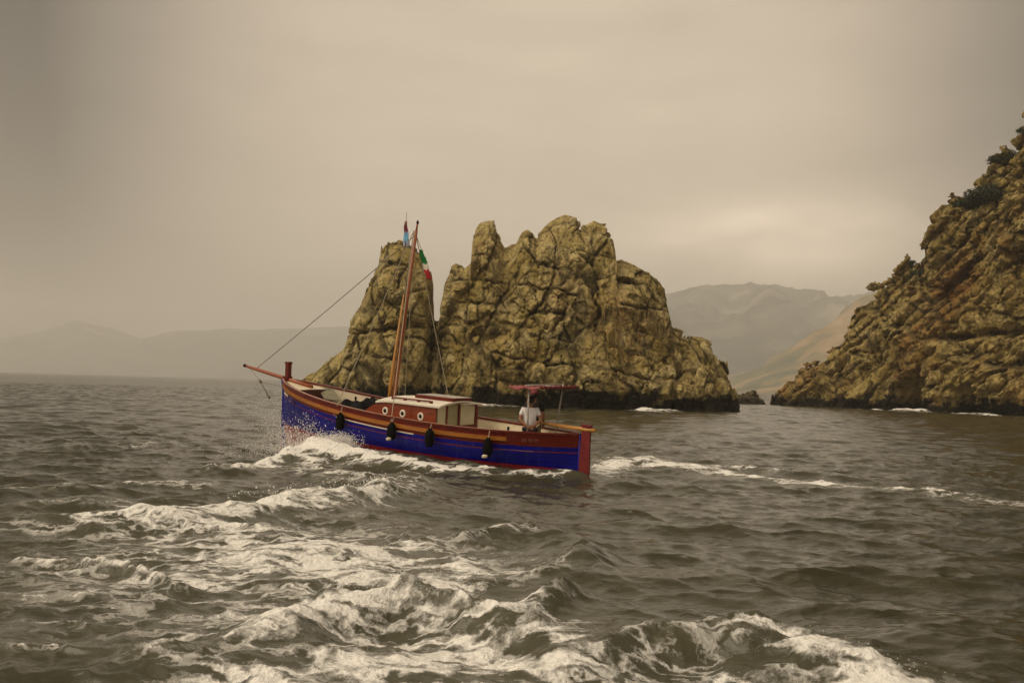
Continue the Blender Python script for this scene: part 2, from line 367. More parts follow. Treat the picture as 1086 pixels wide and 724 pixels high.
def sea_mat():
    m, nt, b = new_mat('sea_water')
    g = N(nt, 'ShaderNodeNewGeometry'); P = g.outputs['Position']
    at = N(nt, 'ShaderNodeAttribute', attribute_name='foam'); fo = at.outputs['Fac']
    # lace of foam: warped cell edges at two sizes plus fine break-up
    wn = N(nt, 'ShaderNodeTexNoise', Scale=1.6, Detail=5., Roughness=.6); L(nt, P, wn.inputs['Vector'])
    wv = N(nt, 'ShaderNodeVectorMath', operation='MULTIPLY_ADD'); L(nt, wn.outputs['Color'], wv.inputs[0]); wv.inputs[1].default_value = (.95, .95, 0); L(nt, P, wv.inputs[2])
    mp = N(nt, 'ShaderNodeMapping'); mp.inputs['Rotation'].default_value = (0, 0, R_(-35)); mp.inputs['Scale'].default_value = (.55, 1.25, .6); L(nt, wv.outputs[0], mp.inputs[0])
    v1 = N(nt, 'ShaderNodeTexVoronoi', feature='DISTANCE_TO_EDGE', Scale=1.9); L(nt, mp.outputs[0], v1.inputs['Vector'])
    v2 = N(nt, 'ShaderNodeTexVoronoi', feature='DISTANCE_TO_EDGE', Scale=5.5); L(nt, mp.outputs[0], v2.inputs['Vector'])
    n1 = N(nt, 'ShaderNodeTexNoise', Scale=1.5, Detail=9., Roughness=.66, Distortion=.7); L(nt, mp.outputs[0], n1.inputs['Vector'])
    n2 = N(nt, 'ShaderNodeTexNoise', Scale=14., Detail=5., Roughness=.6); L(nt, P, n2.inputs['Vector'])
    e1 = math_n(nt, 'SUBTRACT', 1., math_n(nt, 'MULTIPLY', v1.outputs['Distance'], 3.2), clamp=True)
    e2 = math_n(nt, 'SUBTRACT', 1., math_n(nt, 'MULTIPLY', v2.outputs['Distance'], 3.2), clamp=True)
    s = math_n(nt, 'ADD', math_n(nt, 'MULTIPLY', e1, .50), math_n(nt, 'MULTIPLY', e2, .30))
    s = math_n(nt, 'ADD', s, math_n(nt, 'MULTIPLY', math_n(nt, 'SUBTRACT', n1.outputs[0], .5), 1.5))
    s = math_n(nt, 'ADD', s, math_n(nt, 'MULTIPLY', math_n(nt, 'SUBTRACT', n2.outputs[0], .5), .5))
    s = math_n(nt, 'ADD', math_n(nt, 'MULTIPLY', fo, 1.25), math_n(nt, 'MULTIPLY', s, .9))
    mr = N(nt, 'ShaderNodeMapRange', interpolation_type='SMOOTHSTEP'); L(nt, s, mr.inputs[0]); mr.inputs[1].default_value = 1.06; mr.inputs[2].default_value = 1.46
    pres = math_n(nt, 'MULTIPLY', fo, 4., clamp=True)
    lc = math_n(nt, 'ADD', math_n(nt, 'ADD', math_n(nt, 'MULTIPLY', e1, .55), math_n(nt, 'MULTIPLY', e2, .55)), math_n(nt, 'MULTIPLY', math_n(nt, 'SUBTRACT', n1.outputs[0], .5), 1.6))
    lm = N(nt, 'ShaderNodeMapRange', interpolation_type='SMOOTHSTEP'); L(nt, lc, lm.inputs[0]); lm.inputs[1].default_value = .62; lm.inputs[2].default_value = 1.0
    lf = N(nt, 'ShaderNodeMapRange', interpolation_type='SMOOTHSTEP'); L(nt, fo, lf.inputs[0]); lf.inputs[1].default_value = .26; lf.inputs[2].default_value = .60
    thin = math_n(nt, 'MULTIPLY', math_n(nt, 'MULTIPLY', lm.outputs[0], lf.outputs[0]), .72)
    foam = math_n(nt, 'MAXIMUM', math_n(nt, 'MULTIPLY', mr.outputs[0], pres), thin)
    foam = math_n(nt, 'MULTIPLY', foam, ramp(nt, n2.outputs[0], [(.28, .80), (.5, 1.)]))
    # fine ripples
    rp = N(nt, 'ShaderNodeMapping'); rp.inputs['Scale'].default_value = (.7, 1.2, 1); rp.inputs['Rotation'].default_value = (0, 0, .2); L(nt, P, rp.inputs[0])
    r1 = N(nt, 'ShaderNodeTexNoise', Scale=5., Detail=4., Roughness=.55, Distortion=.3); L(nt, rp.outputs[0], r1.inputs['Vector'])
    r2 = N(nt, 'ShaderNodeTexNoise', Scale=.9, Detail=5., Roughness=.6, Distortion=.4); L(nt, rp.outputs[0], r2.inputs['Vector'])
    hgt = math_n(nt, 'ADD', math_n(nt, 'MULTIPLY', r1.outputs[0], .017), math_n(nt, 'MULTIPLY', r2.outputs[0], .045))
    r3 = N(nt, 'ShaderNodeTexNoise', Scale=.22, Detail=4., Roughness=.6, Distortion=.3); L(nt, rp.outputs[0], r3.inputs['Vector'])
    ln = N(nt, 'ShaderNodeVectorMath', operation='LENGTH'); L(nt, P, ln.inputs[0])
    fw = N(nt, 'ShaderNodeMapRange', interpolation_type='SMOOTHSTEP'); L(nt, ln.outputs['Value'], fw.inputs[0]); fw.inputs[1].default_value = 160; fw.inputs[2].default_value = 340
    hgt = math_n(nt, 'ADD', hgt, math_n(nt, 'MULTIPLY', math_n(nt, 'MULTIPLY', r3.outputs[0], fw.outputs[0]), 2.2))
    hgt = math_n(nt, 'ADD', hgt, math_n(nt, 'MULTIPLY', math_n(nt, 'MULTIPLY', foam, n2.outputs[0]), .06))
    bp = N(nt, 'ShaderNodeBump', Strength=1., Distance=1.); L(nt, hgt, bp.inputs['Height']); L(nt, bp.outputs[0], b.inputs['Normal'])
    wc = ramp(nt, r2.outputs[0], [(.3, (.032, .029, .015)), (.7, (.052, .046, .024))])
    aer = math_n(nt, 'MULTIPLY', fo, .55, clamp=True)
    wc = mixc(nt, aer, wc, (.13, .125, .085))
    L(nt, mixc(nt, foam, wc, (.92, .89, .84)), b.inputs['Base Color'])
    L(nt, math_n(nt, 'ADD', .12, math_n(nt, 'MULTIPLY', foam, .6)), b.inputs['Roughness'])
    b.inputs['IOR'].default_value = 1.333
    return m
sea = link(bpy.data.objects.new('sea', make_sea())); sea.data.materials.append(sea_mat()); sea['kind'] = 'structure'

# ------------------------------------------------------------------ rocks from a signed field (surface nets)
def surface_nets(F, org, h):
    S = F < 0
    nx, ny, nz = F.shape
    def cor(A, dx, dy, dz): return A[dx:nx-1+dx, dy:ny-1+dy, dz:nz-1+dz]
    C = [(x, y, z) for x in (0, 1) for y in (0, 1) for z in (0, 1)]
    cnt = sum(cor(S, *c).astype(np.int8) for c in C); act = (cnt > 0) & (cnt < 8)
    idx = -np.ones(act.shape, np.int32); A = np.argwhere(act); idx[act] = np.arange(len(A))
    vals = {c: F[A[:, 0]+c[0], A[:, 1]+c[1], A[:, 2]+c[2]] for c in C}
    acc = np.zeros((len(A), 3)); num = np.zeros(len(A))
    for a in C:
        for b in C:
            if sum(np.abs(np.array(a)-b)) == 1 and a < b:
                va, vb = vals[a], vals[b]; m = (va < 0) != (vb < 0)
                t = np.where(m, va/np.where(m, va-vb, 1), 0)
                p = np.array(a)+t[:, None]*(np.array(b)-np.array(a)); acc[m] += p[m]; num[m] += 1
    V = org+h*(A+acc/num[:, None])
    Q = []
    for ax in range(3):
        sl = [slice(1, -1)]*3; sl[ax] = slice(0, -1); sl2 = [slice(1, -1)]*3; sl2[ax] = slice(1, None)
        s0 = S[tuple(sl)]; s1 = S[tuple(sl2)]; E = np.argwhere(s0 != s1)
        fl = s0[tuple(E.T)]
        o1, o2 = [(1, 2), (2, 0), (0, 1)][ax]
        base = E.copy(); base[:, o1] += 0; base[:, o2] += 0
        def at(d1, d2):
            c = base.copy(); c[:, o1] += d1; c[:, o2] += d2; return idx[tuple(c.T)]
        q = np.stack([at(0, 0), at(1, 0), at(1, 1), at(0, 1)], 1)
        q[~fl] = q[~fl][:, ::-1]; Q.append(q[(q >= 0).all(1)])
    return V, np.concatenate(Q)

def rock_noise(p, sc=1., planes=(), wc=1.):
    """displacement (m, + = outwards) and a crack measure, for jointed limestone"""
    p = p.astype(np.float32)/sc
    wp = p+.6*np.stack([fbm(p*.35, 2), fbm(p*.35+40, 2), fbm(p*.35+80, 2)], 1)
    wp = wp@np.array([[.92, 0, -.39], [0, 1, 0], [.39, 0, .92]], np.float32)
    s = fbm(p*.13, 3)*1.5
    f1, f2, i1, t1 = worley(wp*np.array([.36, .30, .20], np.float32)); e1 = f2-f1; k1 = sstep(-.35, .35, vnoise(p*.45+60))
    g1, g2, i2, t2 = worley((wp+.12*np.stack([vnoise(p*1.7), vnoise(p*1.7+9), vnoise(p*1.7+19)], 1))*np.array([1.0, .9, .75], np.float32)+7.); e2 = g2-g1; k2 = sstep(-.2, .5, vnoise(p*.8+90))
    s += wc*(i1*.80+t1*1.35-.70*k1*np.exp(-(e1/.06)**2))
    s += wc*(i2*.24+t2*.55)-.34*(.3+.7*wc)*k2*np.exp(-(e2/.055)**2)
    h1, h2, i3, t3 = worley((wp+.05*np.stack([vnoise(p*3.1), vnoise(p*3.1+9), vnoise(p*3.1+19)], 1))*np.array([2.5, 2.3, 2.0], np.float32)+3.); e3 = h2-h1
    s += i3*.06+t3*.20-.08*np.exp(-(e3/.09)**2)
    s += fbm(p*.9, 4, .55, ridged=True)*.12
    # long joints and bedding planes: each slab between two planes stands at its own depth
    jc = np.zeros(len(p), np.float32)
    for k, (nx, ny, nz_, sp, st, gr) in enumerate(planes):
        q = (p@np.array([nx, ny, nz_], np.float32))/sp+.22*fbm(p*.30+k*13., 3)+.05*vnoise(p*1.3+k*7)
        fl = np.floor(q); fr = q-fl; c = (fl.astype(np.int32)*7+k*11) & 63
        dd = np.minimum(fr, 1-fr)*sp; gate = sstep(-.25, .25, vnoise(p*.22+k*31.))
        s += st*(LAT[c, (c*5+3) & 63, k]+.7*(fr-.5))*(.35+.65*gate)-gr*gate*np.exp(-(dd/.16)**2)
        jc = np.maximum(jc, gate*np.exp(-(dd/.20)**2))
    crack = np.maximum(.9*jc, np.maximum(k1*np.exp(-(e1/.08)**2), .7*k2*np.exp(-(e2/.10)**2)))
    return s*sc, crack, i1
def make_rock(name, field, lo, hi, h, sc, mat, extra=None, amp=1., ampf=None, planes=(), wc=1., rustf=None):
    lo = np.array(lo, float); hi = np.array(hi, float); n = np.ceil((hi-lo)/h).astype(int)+1
    ax = [lo[i]+h*np.arange(n[i]) for i in range(3)]
    F = field(ax[0][:, None, None], ax[1][None, :, None], ax[2][None, None, :]).astype(np.float32)
    F = np.ascontiguousarray(np.broadcast_to(F, tuple(n)))
    band = np.argwhere(np.abs(F) < (4.4 if wc < .5 else 3.3)*sc*amp)
    P = lo+h*band
    d, _, _ = rock_noise(P, sc, planes, wc)
    v = F[tuple(band.T)]-d*amp*(ampf(P) if ampf else 1.)
    if extra is not None: v = extra(P, v)
    F = F.copy(); F[tuple(band.T)] = v
    V, Q = surface_nets(F, lo, h)
    # keep the one connected rock, drop loose crumbs
    a = Q.ravel(); b_ = np.roll(Q, 1, axis=1).ravel(); lab = np.arange(len(V))
    for _ in range(400):
        m = np.minimum(lab[a], lab[b_]); l2 = lab.copy(); np.minimum.at(l2, a, m); np.minimum.at(l2, b_, m); l2 = l2[l2]; l2 = l2[l2]
        if (l2 == lab).all(): break
        lab = l2
    big = np.bincount(lab).argmax(); kv = lab == big; mp_ = np.cumsum(kv)-1; Q = mp_[Q[kv[Q[:, 0]]]]; V = V[kv]
    _, cr, idc = rock_noise(V, sc, planes, wc)
    me = np_mesh(name, V, Q); smooth(me); fattr(me, 'crack', cr); fattr(me, 'block', idc*.5+.5)
    if rustf is not None: fattr(me, 'rust', np.clip(rustf(V)*(.75+.6*fbm(V*.25, 3)), 0, 1))
    try: me.set_sharp_from_angle(angle=R_(34))
    except Exception: pass
    o = link(bpy.data.objects.new(name, me)); me.materials.append(mat); return o
def rock_mat(name, base, pale, dark, rust, rust_amt, wetz, bump=.95):
    m, nt, b = new_mat(name)
    g = N(nt, 'ShaderNodeNewGeometry'); P = g.outputs['Position']
    n1 = N(nt, 'ShaderNodeTexNoise', Scale=.35, Detail=9., Roughness=.62); L(nt, P, n1.inputs['Vector'])
    n2 = N(nt, 'ShaderNodeTexNoise', Scale=3.4, Detail=9., Roughness=.74); L(nt, P, n2.inputs['Vector'])
    n3 = N(nt, 'ShaderNodeTexNoise', Scale=.10, Detail=4., Roughness=.6); L(nt, P, n3.inputs['Vector'])
    mp = N(nt, 'ShaderNodeMapping'); mp.inputs['Scale'].default_value = (1, 1, .16); L(nt, P, mp.inputs[0])
    n4 = N(nt, 'ShaderNodeTexNoise', Scale=1.1, Detail=6., Roughness=.6); L(nt, mp.outputs[0], n4.inputs['Vector'])
    cr = N(nt, 'ShaderNodeAttribute', attribute_name='crack'); bl = N(nt, 'ShaderNodeAttribute', attribute_name='block')
    c = ramp(nt, n1.outputs[0], [(.28, dark), (.48, base), (.70, pale)])
    c = mixc(nt, math_n(nt, 'MULTIPLY', bl.outputs['Fac'], .4), c, pale)
    ru = N(nt, 'ShaderNodeMapRange'); L(nt, n3.outputs[0], ru.inputs[0]); ru.inputs[1].default_value = .50; ru.inputs[2].default_value = .64
    c = mixc(nt, math_n(nt, 'MULTIPLY', math_n(nt, 'MULTIPLY', ru.outputs[0], ramp(nt, n4.outputs[0], [(.35, .2), (.6, 1.)])), rust_amt), c, rust)
    ra_ = N(nt, 'ShaderNodeAttribute', attribute_name='rust')
    c = mixc(nt, math_n(nt, 'MULTIPLY', ra_.outputs['Fac'], ramp(nt, n4.outputs[0], [(.34, .25), (.62, 1.)])), c, rust)
    # lichen and dirt specks, dark streaks
    c = mixc(nt, ramp(nt, n2.outputs[0], [(.36, .85), (.44, 0.)]), c, tuple(x*.25 for x in dark))
    c = mixc(nt, ramp(nt, n4.outputs[0], [(.32, .75), (.45, 0.)]), c, tuple(x*.3 for x in dark))
    c = mixc(nt, math_n(nt, 'MULTIPLY', cr.outputs['Fac'], .85), c, tuple(x*.15 for x in dark))  # crevice shade put into the colour: crack lines darkened for contrast
    # tide mark: black algae and weed above the waterline
    z = N(nt, 'ShaderNodeSeparateXYZ'); L(nt, P, z.inputs[0])
    zz = math_n(nt, 'ADD', z.outputs[2], math_n(nt, 'MULTIPLY', math_n(nt, 'SUBTRACT', n1.outputs[0], .5), -wetz*4.2))
    wet = N(nt, 'ShaderNodeMapRange', interpolation_type='SMOOTHSTEP'); L(nt, zz, wet.inputs[0]); wet.inputs[1].default_value = wetz*1.25; wet.inputs[2].default_value = wetz*.7
    c = mixc(nt, wet.outputs[0], c, (.022, .017, .009))
    L(nt, c, b.inputs['Base Color'])
    b.inputs['Roughness'].default_value = .9; b.inputs['Specular IOR Level'].default_value = .25
    # broken, faceted faces: every fracture cell has its own tilt
    wv = N(nt, 'ShaderNodeVectorMath', operation='MULTIPLY_ADD'); L(nt, n1.outputs['Color'], wv.inputs[0]); wv.inputs[1].default_value = (1.2, 1.2, 1.2); L(nt, P, wv.inputs[2])
    mpf = N(nt, 'ShaderNodeMapping'); mpf.inputs['Rotation'].default_value = (.2, .45, .3); mpf.inputs['Scale'].default_value = (1.15, 1., .75); L(nt, wv.outputs[0], mpf.inputs[0])
    hh = math_n(nt, 'MULTIPLY', n2.outputs[0], .16)
    for sc_, k_ in ((.75, .9), (2.1, .8)):
        vf = N(nt, 'ShaderNodeTexVoronoi', Scale=sc_); L(nt, mpf.outputs[0], vf.inputs['Vector'])
        ra = N(nt, 'ShaderNodeVectorMath', operation='SUBTRACT'); L(nt, mpf.outputs[0], ra.inputs[0]); L(nt, vf.outputs['Position'], ra.inputs[1])
        rb = N(nt, 'ShaderNodeVectorMath', operation='SUBTRACT'); L(nt, vf.outputs['Color'], rb.inputs[0]); rb.inputs[1].default_value = (.5, .5, .5)
        rd = N(nt, 'ShaderNodeVectorMath', operation='DOT_PRODUCT'); L(nt, ra.outputs[0], rd.inputs[0]); L(nt, rb.outputs[0], rd.inputs[1])
        hh = math_n(nt, 'ADD', hh, math_n(nt, 'MULTIPLY', rd.outputs['Value'], k_))
        ve = N(nt, 'ShaderNodeTexVoronoi', feature='DISTANCE_TO_EDGE', Scale=sc_); L(nt, mpf.outputs[0], ve.inputs['Vector'])
        hh = math_n(nt, 'ADD', hh, math_n(nt, 'MULTIPLY', math_n(nt, 'MINIMUM', ve.outputs['Distance'], .06), 1.2/sc_))
    bp = N(nt, 'ShaderNodeBump', Strength=bump, Distance=1.); L(nt, hh, bp.inputs['Height']); L(nt, bp.outputs[0], b.inputs['Normal'])
    return m

ISL = [(-27.5,-1.5),(-26.88,-.21),(-24.56,2.15),(-22.74,3.41),(-20.92,4.77),(-18.78,6.7),(-18.63,8.69),(-18.24,10.02),(-17.41,11.59),(-16.5,13.29),(-15.7,14.98),(-15.4,16.8),(-14.6,18.0),(-13.3,18.6),(-11.66,18.06),(-10.31,17.1),(-9.72,15.78),(-9.5,14.2),(-9.4,11.82),(-9.2,9.3),(-8.5,9.3),(-8.25,12.2),(-8.0,14.5),(-7.41,16.18),(-6.65,16.53),(-5.64,15.89),(-4.98,16.58),(-4.86,19.47),(-4.22,20.48),(-3.14,21.5),(-2.48,21.31),(-1.77,19.6),(-1.17,17.8),(-.3,18.3),(.24,19.16),(.76,20.4),(1.52,20.75),(2.19,20.4),(2.54,19.7),(3.17,21.02),(4.25,22.15),(5.68,22.6),(7.13,22.13),(8.25,21.1),(9.24,21.74),(10.46,21.22),(11.26,20.13),(11.51,18.8),(11.6,17.3),(13.1,17.18),(15.33,16.13),(16.67,15.39),(17.35,14.08),(17.97,10.89),(18.44,9.25),(20.55,8.43),(22.09,8.25),(22.88,7.17),(23.12,6.4),(24.12,5.55),(24.91,4.36),(25.16,3.05),(26.06,1.76),(26.86,-.19),(27.5,-1.5)]
IX, IT = np.array(ISL).T
def isl_field(X, Y, Z):
    Yc = 116.
    T = np.interp(X, IX, IT, left=-4, right=-4); dT = np.gradient(np.interp(X.ravel(), IX, IT), X.ravel()).reshape(X.shape)
    Ts = np.maximum(T, .5)
    env = np.interp(X, [-27.5, -24, -18, -12, -9, -8, -4, 3, 10, 16, 19, 23, 25.5, 27.5], [1.5, 4, 6.5, 7.5, 5.5, 5.5, 8, 9.5, 9, 8, 6.5, 5, 3.5, 1.5])
    u = np.clip(Z/Ts, -.3, 1)
    D = env*np.maximum(1-np.abs(u)**2.0, 0.02)**.62*(1-.12*u)+.9
    a = np.abs(Y-Yc)-D
    b = (Z-T)/np.sqrt(1+np.minimum(dT*dT, 9))
    b = np.broadcast_to(b, np.broadcast_shapes(a.shape, b.shape)); k = .5
    hh = np.clip(.5+.5*(a-b)/k, 0, 1); F = a*hh+b*(1-hh)+k*hh*(1-hh)
    return np.minimum(np.maximum(F, -6), 6)
def isl_extra(P, v):
    x, y, z = P.T
    w1 = fbm(P*.4, 3); w2 = fbm(P*.9+9, 2)
    # ledge crack under the upper block of the left stack
    zc = 8.2+.10*(x+14)+1.0*w1
    c = np.exp(-((z-zc)/(.28+.15*w2))**2)*np.clip((x+19.5)/2, 0, 1)*np.clip((-9.4-x)/.5, 0, 1)
    v = v+1.5*c
    # upper block overhangs a little
    v = v-.5*np.clip((-9.5-x)/1.5, 0, 1)*np.exp(-((z-zc-1.4)/1.)**2)
    # fissure down to the water between stack and main rock
    xc = -8.75-.18*(8.5-z)*.6+.5*w2
    v = v+1.2*np.exp(-((x-xc)/(.28+.04*np.clip(8.5-z, 0, 9)))**2)*(y < 114.5)*(z < 9.0)
    # long joint across the main rock, chimney cracks
    zc = 8.9-.12*x+1.2*w1
    v = v+.8*np.exp(-((z-zc)/.22)**2)*((x > -8.5) & (x < 4))
    xc = 9.3+1.5*w1-.15*(z-12); v = v+1.1*np.exp(-((x-xc)/.3)**2)*sstep(7, 9, z)
    xc = 3.9+1.8*w1+.5*(z-8); v = v+.9*np.exp(-((x-xc)/.28)**2)*sstep(3, 5, z)*(z < 17)
    xc = 18.4+1.2*w1+.3*(z-4); v = v+1.*np.exp(-((x-xc)/.35)**2)*(z < 9)
    # wave-cut notch at the foot
    v = v+.9*np.exp(-((z-.3-.4*w1)/1.1)**2)
    # pale buttress blocks low on the face
    v = v-.9*np.exp(-(((x-13)/3.4)**2+((z-4.6)/2.2)**2))-.7*np.exp(-(((x+.5)/2.4)**2+((z-6)/3)**2))
    return v
ROCK1 = rock_mat('limestone_rock', (.40, .295, .085), (.62, .51, .26), (.18, .125, .034), (.23, .12, .035), .45, 1.7)
isl = make_rock('rock_island', isl_field, (-29, 103, -1.6), (29, 129, 24.5), .135, 1., ROCK1, isl_extra, 1., lambda P: .40+.60*sstep(.3, 5., np.interp(P[:, 0], IX, IT)-P[:, 2]), ((.16, .1, .98, 2.7, .30, .55), (.83, .25, -.5, 3.4, .50, .60), (-.75, .45, .48, 4.3, .45, .55)), .8, lambda V: .8*np.exp(-(((V[:, 0]-11.)/2.2)**2+((V[:, 2]-9.5)/4.5)**2))+.7*np.exp(-(((V[:, 0]-5.)/1.6)**2+((V[:, 2]-12.5)/3.5)**2)))
tag(isl, 'tall craggy limestone islet with a split left pinnacle behind the blue boat', 'rock')

CLF = [(-19,-4),(-13.9,-.27),(-10.68,1.66),(-7.3,3.9),(-4.02,5.89),(-.6,8.35),(3.63,11.92),(7.7,15.18),(10.31,18.73),(12.65,21.39),(15.57,23.11),(18.02,24.18),(20.59,25.68),(22.14,26.62),(23.28,28.53),(24.39,30.57),(25.13,32.34),(26.79,33.33),(28.97,34.07),(31.62,34.2),(32.99,35.2),(35.02,36.5),(37.,37.4),(38.94,38.8),(39.89,39.6),(40.83,40.2),(46,44),(60,48),(75,48)]
CT, CZ = np.array(CLF).T; CZ = CZ+np.interp(CT, [-14, -4, 0, 8, 12, 22, 31, 36, 41, 60], [0, -1.6, -2.4, -2.6, -2.2, -1.3, -.4, .5, .9, 1.])
CA = np.array([49., 180., 0.]); Et = np.array([.4388, -.8986, 0]); Ev = np.array([.8986, .4388, 0])
def cliff_field(t, v, z):
    T = np.interp(t, CT, CZ)-.5; Ts = np.maximum(T, 1.)
    dT = np.gradient(T.ravel(), t.ravel()).reshape(T.shape)
    u = np.clip(z/Ts, 0, 1.2)
    vf = np.minimum(9.2, .45*Ts)*u**1.25+np.maximum(-t, 0)*.35
    a = (vf-v)*.85
    bk = v-np.interp(t, [-14, 0, 30, 60], [14, 24, 34, 40])
    b = (z-T+np.maximum(v-10, 0)*.25)/np.sqrt(1+dT*dT)
    F = np.maximum(np.maximum(a, bk), b)+0*z
    return np.clip(F, -7, 7)
def cliff_extra(P, v):
    t, d, z = P.T
    w1 = fbm(P*.22, 3); w2 = fbm(P*.6+5, 2)
    # sea cave
    hw = np.clip(1-z/8.5, .06, 1)
    v = v+4.6*np.exp(-((t-27.2-.40*z-.8*w2)/(2.9*hw))**2)*sstep(8.8, 6.5, z)
    v = v+3.6*np.exp(-((t-38.5-.2*z-.8*w2)/(2.6*np.clip(1-z/5., .06, 1)))**2)*sstep(5.2, 3.5, z)
    # long overhanging ledges
    zc = 11.4+.02*(t-35)+1.0*w1; v = v+2.2*np.exp(-((z-zc)/.5)**2)*sstep(30, 33, t)
    zc = 18.+.30*(t-25)+2*w1; v = v+.9*np.exp(-((z-zc)/.35)**2)*sstep(20, 24, t)
    # shallow scar where the face has come away
    v = v+1.3*np.exp(-(((t-32)/6.5)**2+((z-22)/5)**2)**2)
    # dipping beds
    bed = z*.80-t*.55+1.8*w1; ph = bed/2.3; fr = ph-np.floor(ph)
    v = v+.75*np.exp(-((fr-.5)/.08)**2)-.85*(fr-.5)
    v = v+.8*np.exp(-((z-.2)/1.2)**2)
    return v
ROCK2 = rock_mat('cliff_limestone', (.33, .235, .062), (.52, .41, .18), (.15, .10, .026), (.27, .125, .028), .85, 1.9)
clf = make_rock('sea_cliff', cliff_field, (-18, -6, -1.8), (66, 42, 57), .25, 1.25, ROCK2, cliff_extra, .9, lambda P: .35+.65*sstep(0, 9, np.interp(P[:, 0], CT, CZ))*(.9+.1*sstep(0., 5., np.interp(P[:, 0], CT, CZ)-P[:, 2])), ((-.62, .12, .77, 2.6, .9, .7), (.75, .3, .58, 5.2, 1.1, .6), (.25, -.3, .92, 4.6, .55, .8)), .34, lambda V: .95*np.exp(-(((V[:, 0]-33)/5.)**2+((V[:, 2]-20)/6.)**2)**1.5))
clf.matrix_world = Matrix(((Et[0], Ev[0], 0, CA[0]), (Et[1], Ev[1], 0, CA[1]), (0, 0, 1, 0), (0, 0, 0, 1)))
# (t,v,z) -> right-handedness: flip faces if the frame mirrors
if clf.matrix_world.to_3x3().determinant() < 0: clf.data.flip_normals()
tag(clf, 'steep ochre cliff rising out of the sea with dark shrubs on its crest', 'cliff')

def reef_field(X, Y, Z):
    T = np.interp(X, [40, 41, 42.4, 43.6, 44.6, 45.6, 46.3, 47.2, 48.2, 49], [.2, 1.2, 1.9, 1.5, 1.7, 1.6, 2.4, 1.6, .3, -1])
    return np.clip(np.maximum(np.abs(Y-190)-np.maximum(2.5-Z*.7, .4), (Z-T)*.7)+0*Z, -4, 4)
reef = make_rock('low_rock', reef_field, (37, 184, -1.2), (51, 196, 4), .16, .42, rock_mat('reef_rock', (.10, .08, .04), (.16, .12, .06), (.05, .038, .018), (.1, .06, .02), .3, .8), amp=.8)
tag(reef, 'low jagged dark rock awash in the channel between islet and cliff', 'rock')

# ------------------------------------------------------------------ shrubs on the cliff
def leaf_mat():
    m, nt, b = new_mat('shrub_leaf')
    g = N(nt, 'ShaderNodeNewGeometry'); n = N(nt, 'ShaderNodeTexNoise', Scale=1.8, Detail=4.); L(nt, g.outputs['Position'], n.inputs['Vector'])
    L(nt, ramp(nt, n.outputs[0], [(.35, (.014, .018, .006)), (.65, (.04, .046, .014))]), b.inputs['Base Color']); b.inputs['Roughness'].default_value = .7
    return m
LEAF = leaf_mat(); BARK = simple('shrub_bark', (.05, .035, .02), .9)
def shrub(px, label, size, squash=.75, seed=0, n=1500):
    rg = np.random.default_rng(seed)
    root = empty('shrub', loc=px)
    tag(root, label, 'shrub', 'dark shrubs along the cliff crest')
    nc = 9
    C = rg.normal(size=(nc, 3))*np.array([.42, .42, .26])*size; C[:, 2] = np.abs(C[:, 2])+.38*size*squash
    rad = size*rg.uniform(.22, .45, nc)
    k = rg.integers(0, nc, n); d = rg.normal(size=(n, 3)); d /= np.linalg.norm(d, axis=1)[:, None]
    p = C[k]+d*(rad[k]*rg.uniform(.2, 1.45, n)**.7)[:, None]*np.array([1, 1, squash])
    a = rg.normal(size=(n, 3)); a /= np.linalg.norm(a, axis=1)[:, None]; bb = np.cross(a, rg.normal(size=(n, 3))); bb /= np.linalg.norm(bb, axis=1)[:, None]
    s = size*rg.uniform(.03, .075, n)[:, None]
    V = np.stack([p-a*s, p+bb*s*.55, p+a*s, p-bb*s*.55], 1).reshape(-1, 3); q = np.arange(4*n).reshape(-1, 4)
    me = np_mesh('crown', V, q); me.materials.append(LEAF); link(bpy.data.objects.new('crown', me), root)
    t = MB()
    for c, rr in list(zip(C, rad))[:5]:
        t.tube([(0, 0, -.5*size), tuple(c*.5+np.array([0, 0, -.05*size])), tuple(c)], [.05*size, .035*size, .012*size], 5)
    t.build('stem', BARK, root)
    return root
def tvz(t, v, z): return tuple(CA+Et*t+Ev*v+np.array([0, 0, z]))
from mathutils.bvhtree import BVHTree
bpy.context.view_layer.update()
_me = clf.data; _bv = BVHTree.FromPolygons([v.co[:] for v in _me.vertices], [p.vertices[:] for p in _me.polygons])
def cliff_top(t, v):
    h = _bv.ray_cast(Vector((t, v, 70)), Vector((0, 0, -1)))
    return h[0].z if h[0] else np.interp(t, CT, CZ)
SH = [(20.0,9.6,1.5,'small dark shrub at the lowest notch of the cliff crest'),
      (22.6,8.6,2.2,'upright dark shrub clinging under the rounded shoulder of the cliff'),
      (30.6,8.9,1.7,'flat low shrub at the foot of the big thicket on the cliff crest'),
      (31.6,6.9,1.5,'round shrub on the bare face below the big thicket'),
      (33.6,8.6,3.0,'first bush of the big dark thicket, its spiky edge against the sky'),
      (36.4,7.4,3.9,'widest bush in the middle of the big thicket on the cliff crest'),
      (37.2,9.6,2.6,'bush standing behind the widest one, topping the thicket'),
      (39.2,6.6,3.2,'bush at the lower right end of the big thicket on the cliff'),
      (41.0,8.0,1.5,'shrub above the thicket close to the top right edge of the photo'),
      (42.2,8.6,1.6,'topmost shrub on the cliff at the right edge of the photo')]
_g = np.random.default_rng(77)
for k in range(16):
    t = _g.uniform(19, 44); SH.append((t, 9.6+_g.uniform(-2.6, 1.2), _g.uniform(.5, 1.0), 'small tuft of dark scrub growing in the rock along the cliff crest'))
for i, (t, v, s, lb) in enumerate(SH):
    shrub(tvz(t, v, sorted(cliff_top(t+a, v+b) for a, b in ((0, 0), (.7, 0), (-.7, 0), (0, .7), (0, -.7)))[1]-.14*s), lb, s*.86, .75, 40+i, int(1200+900*s))

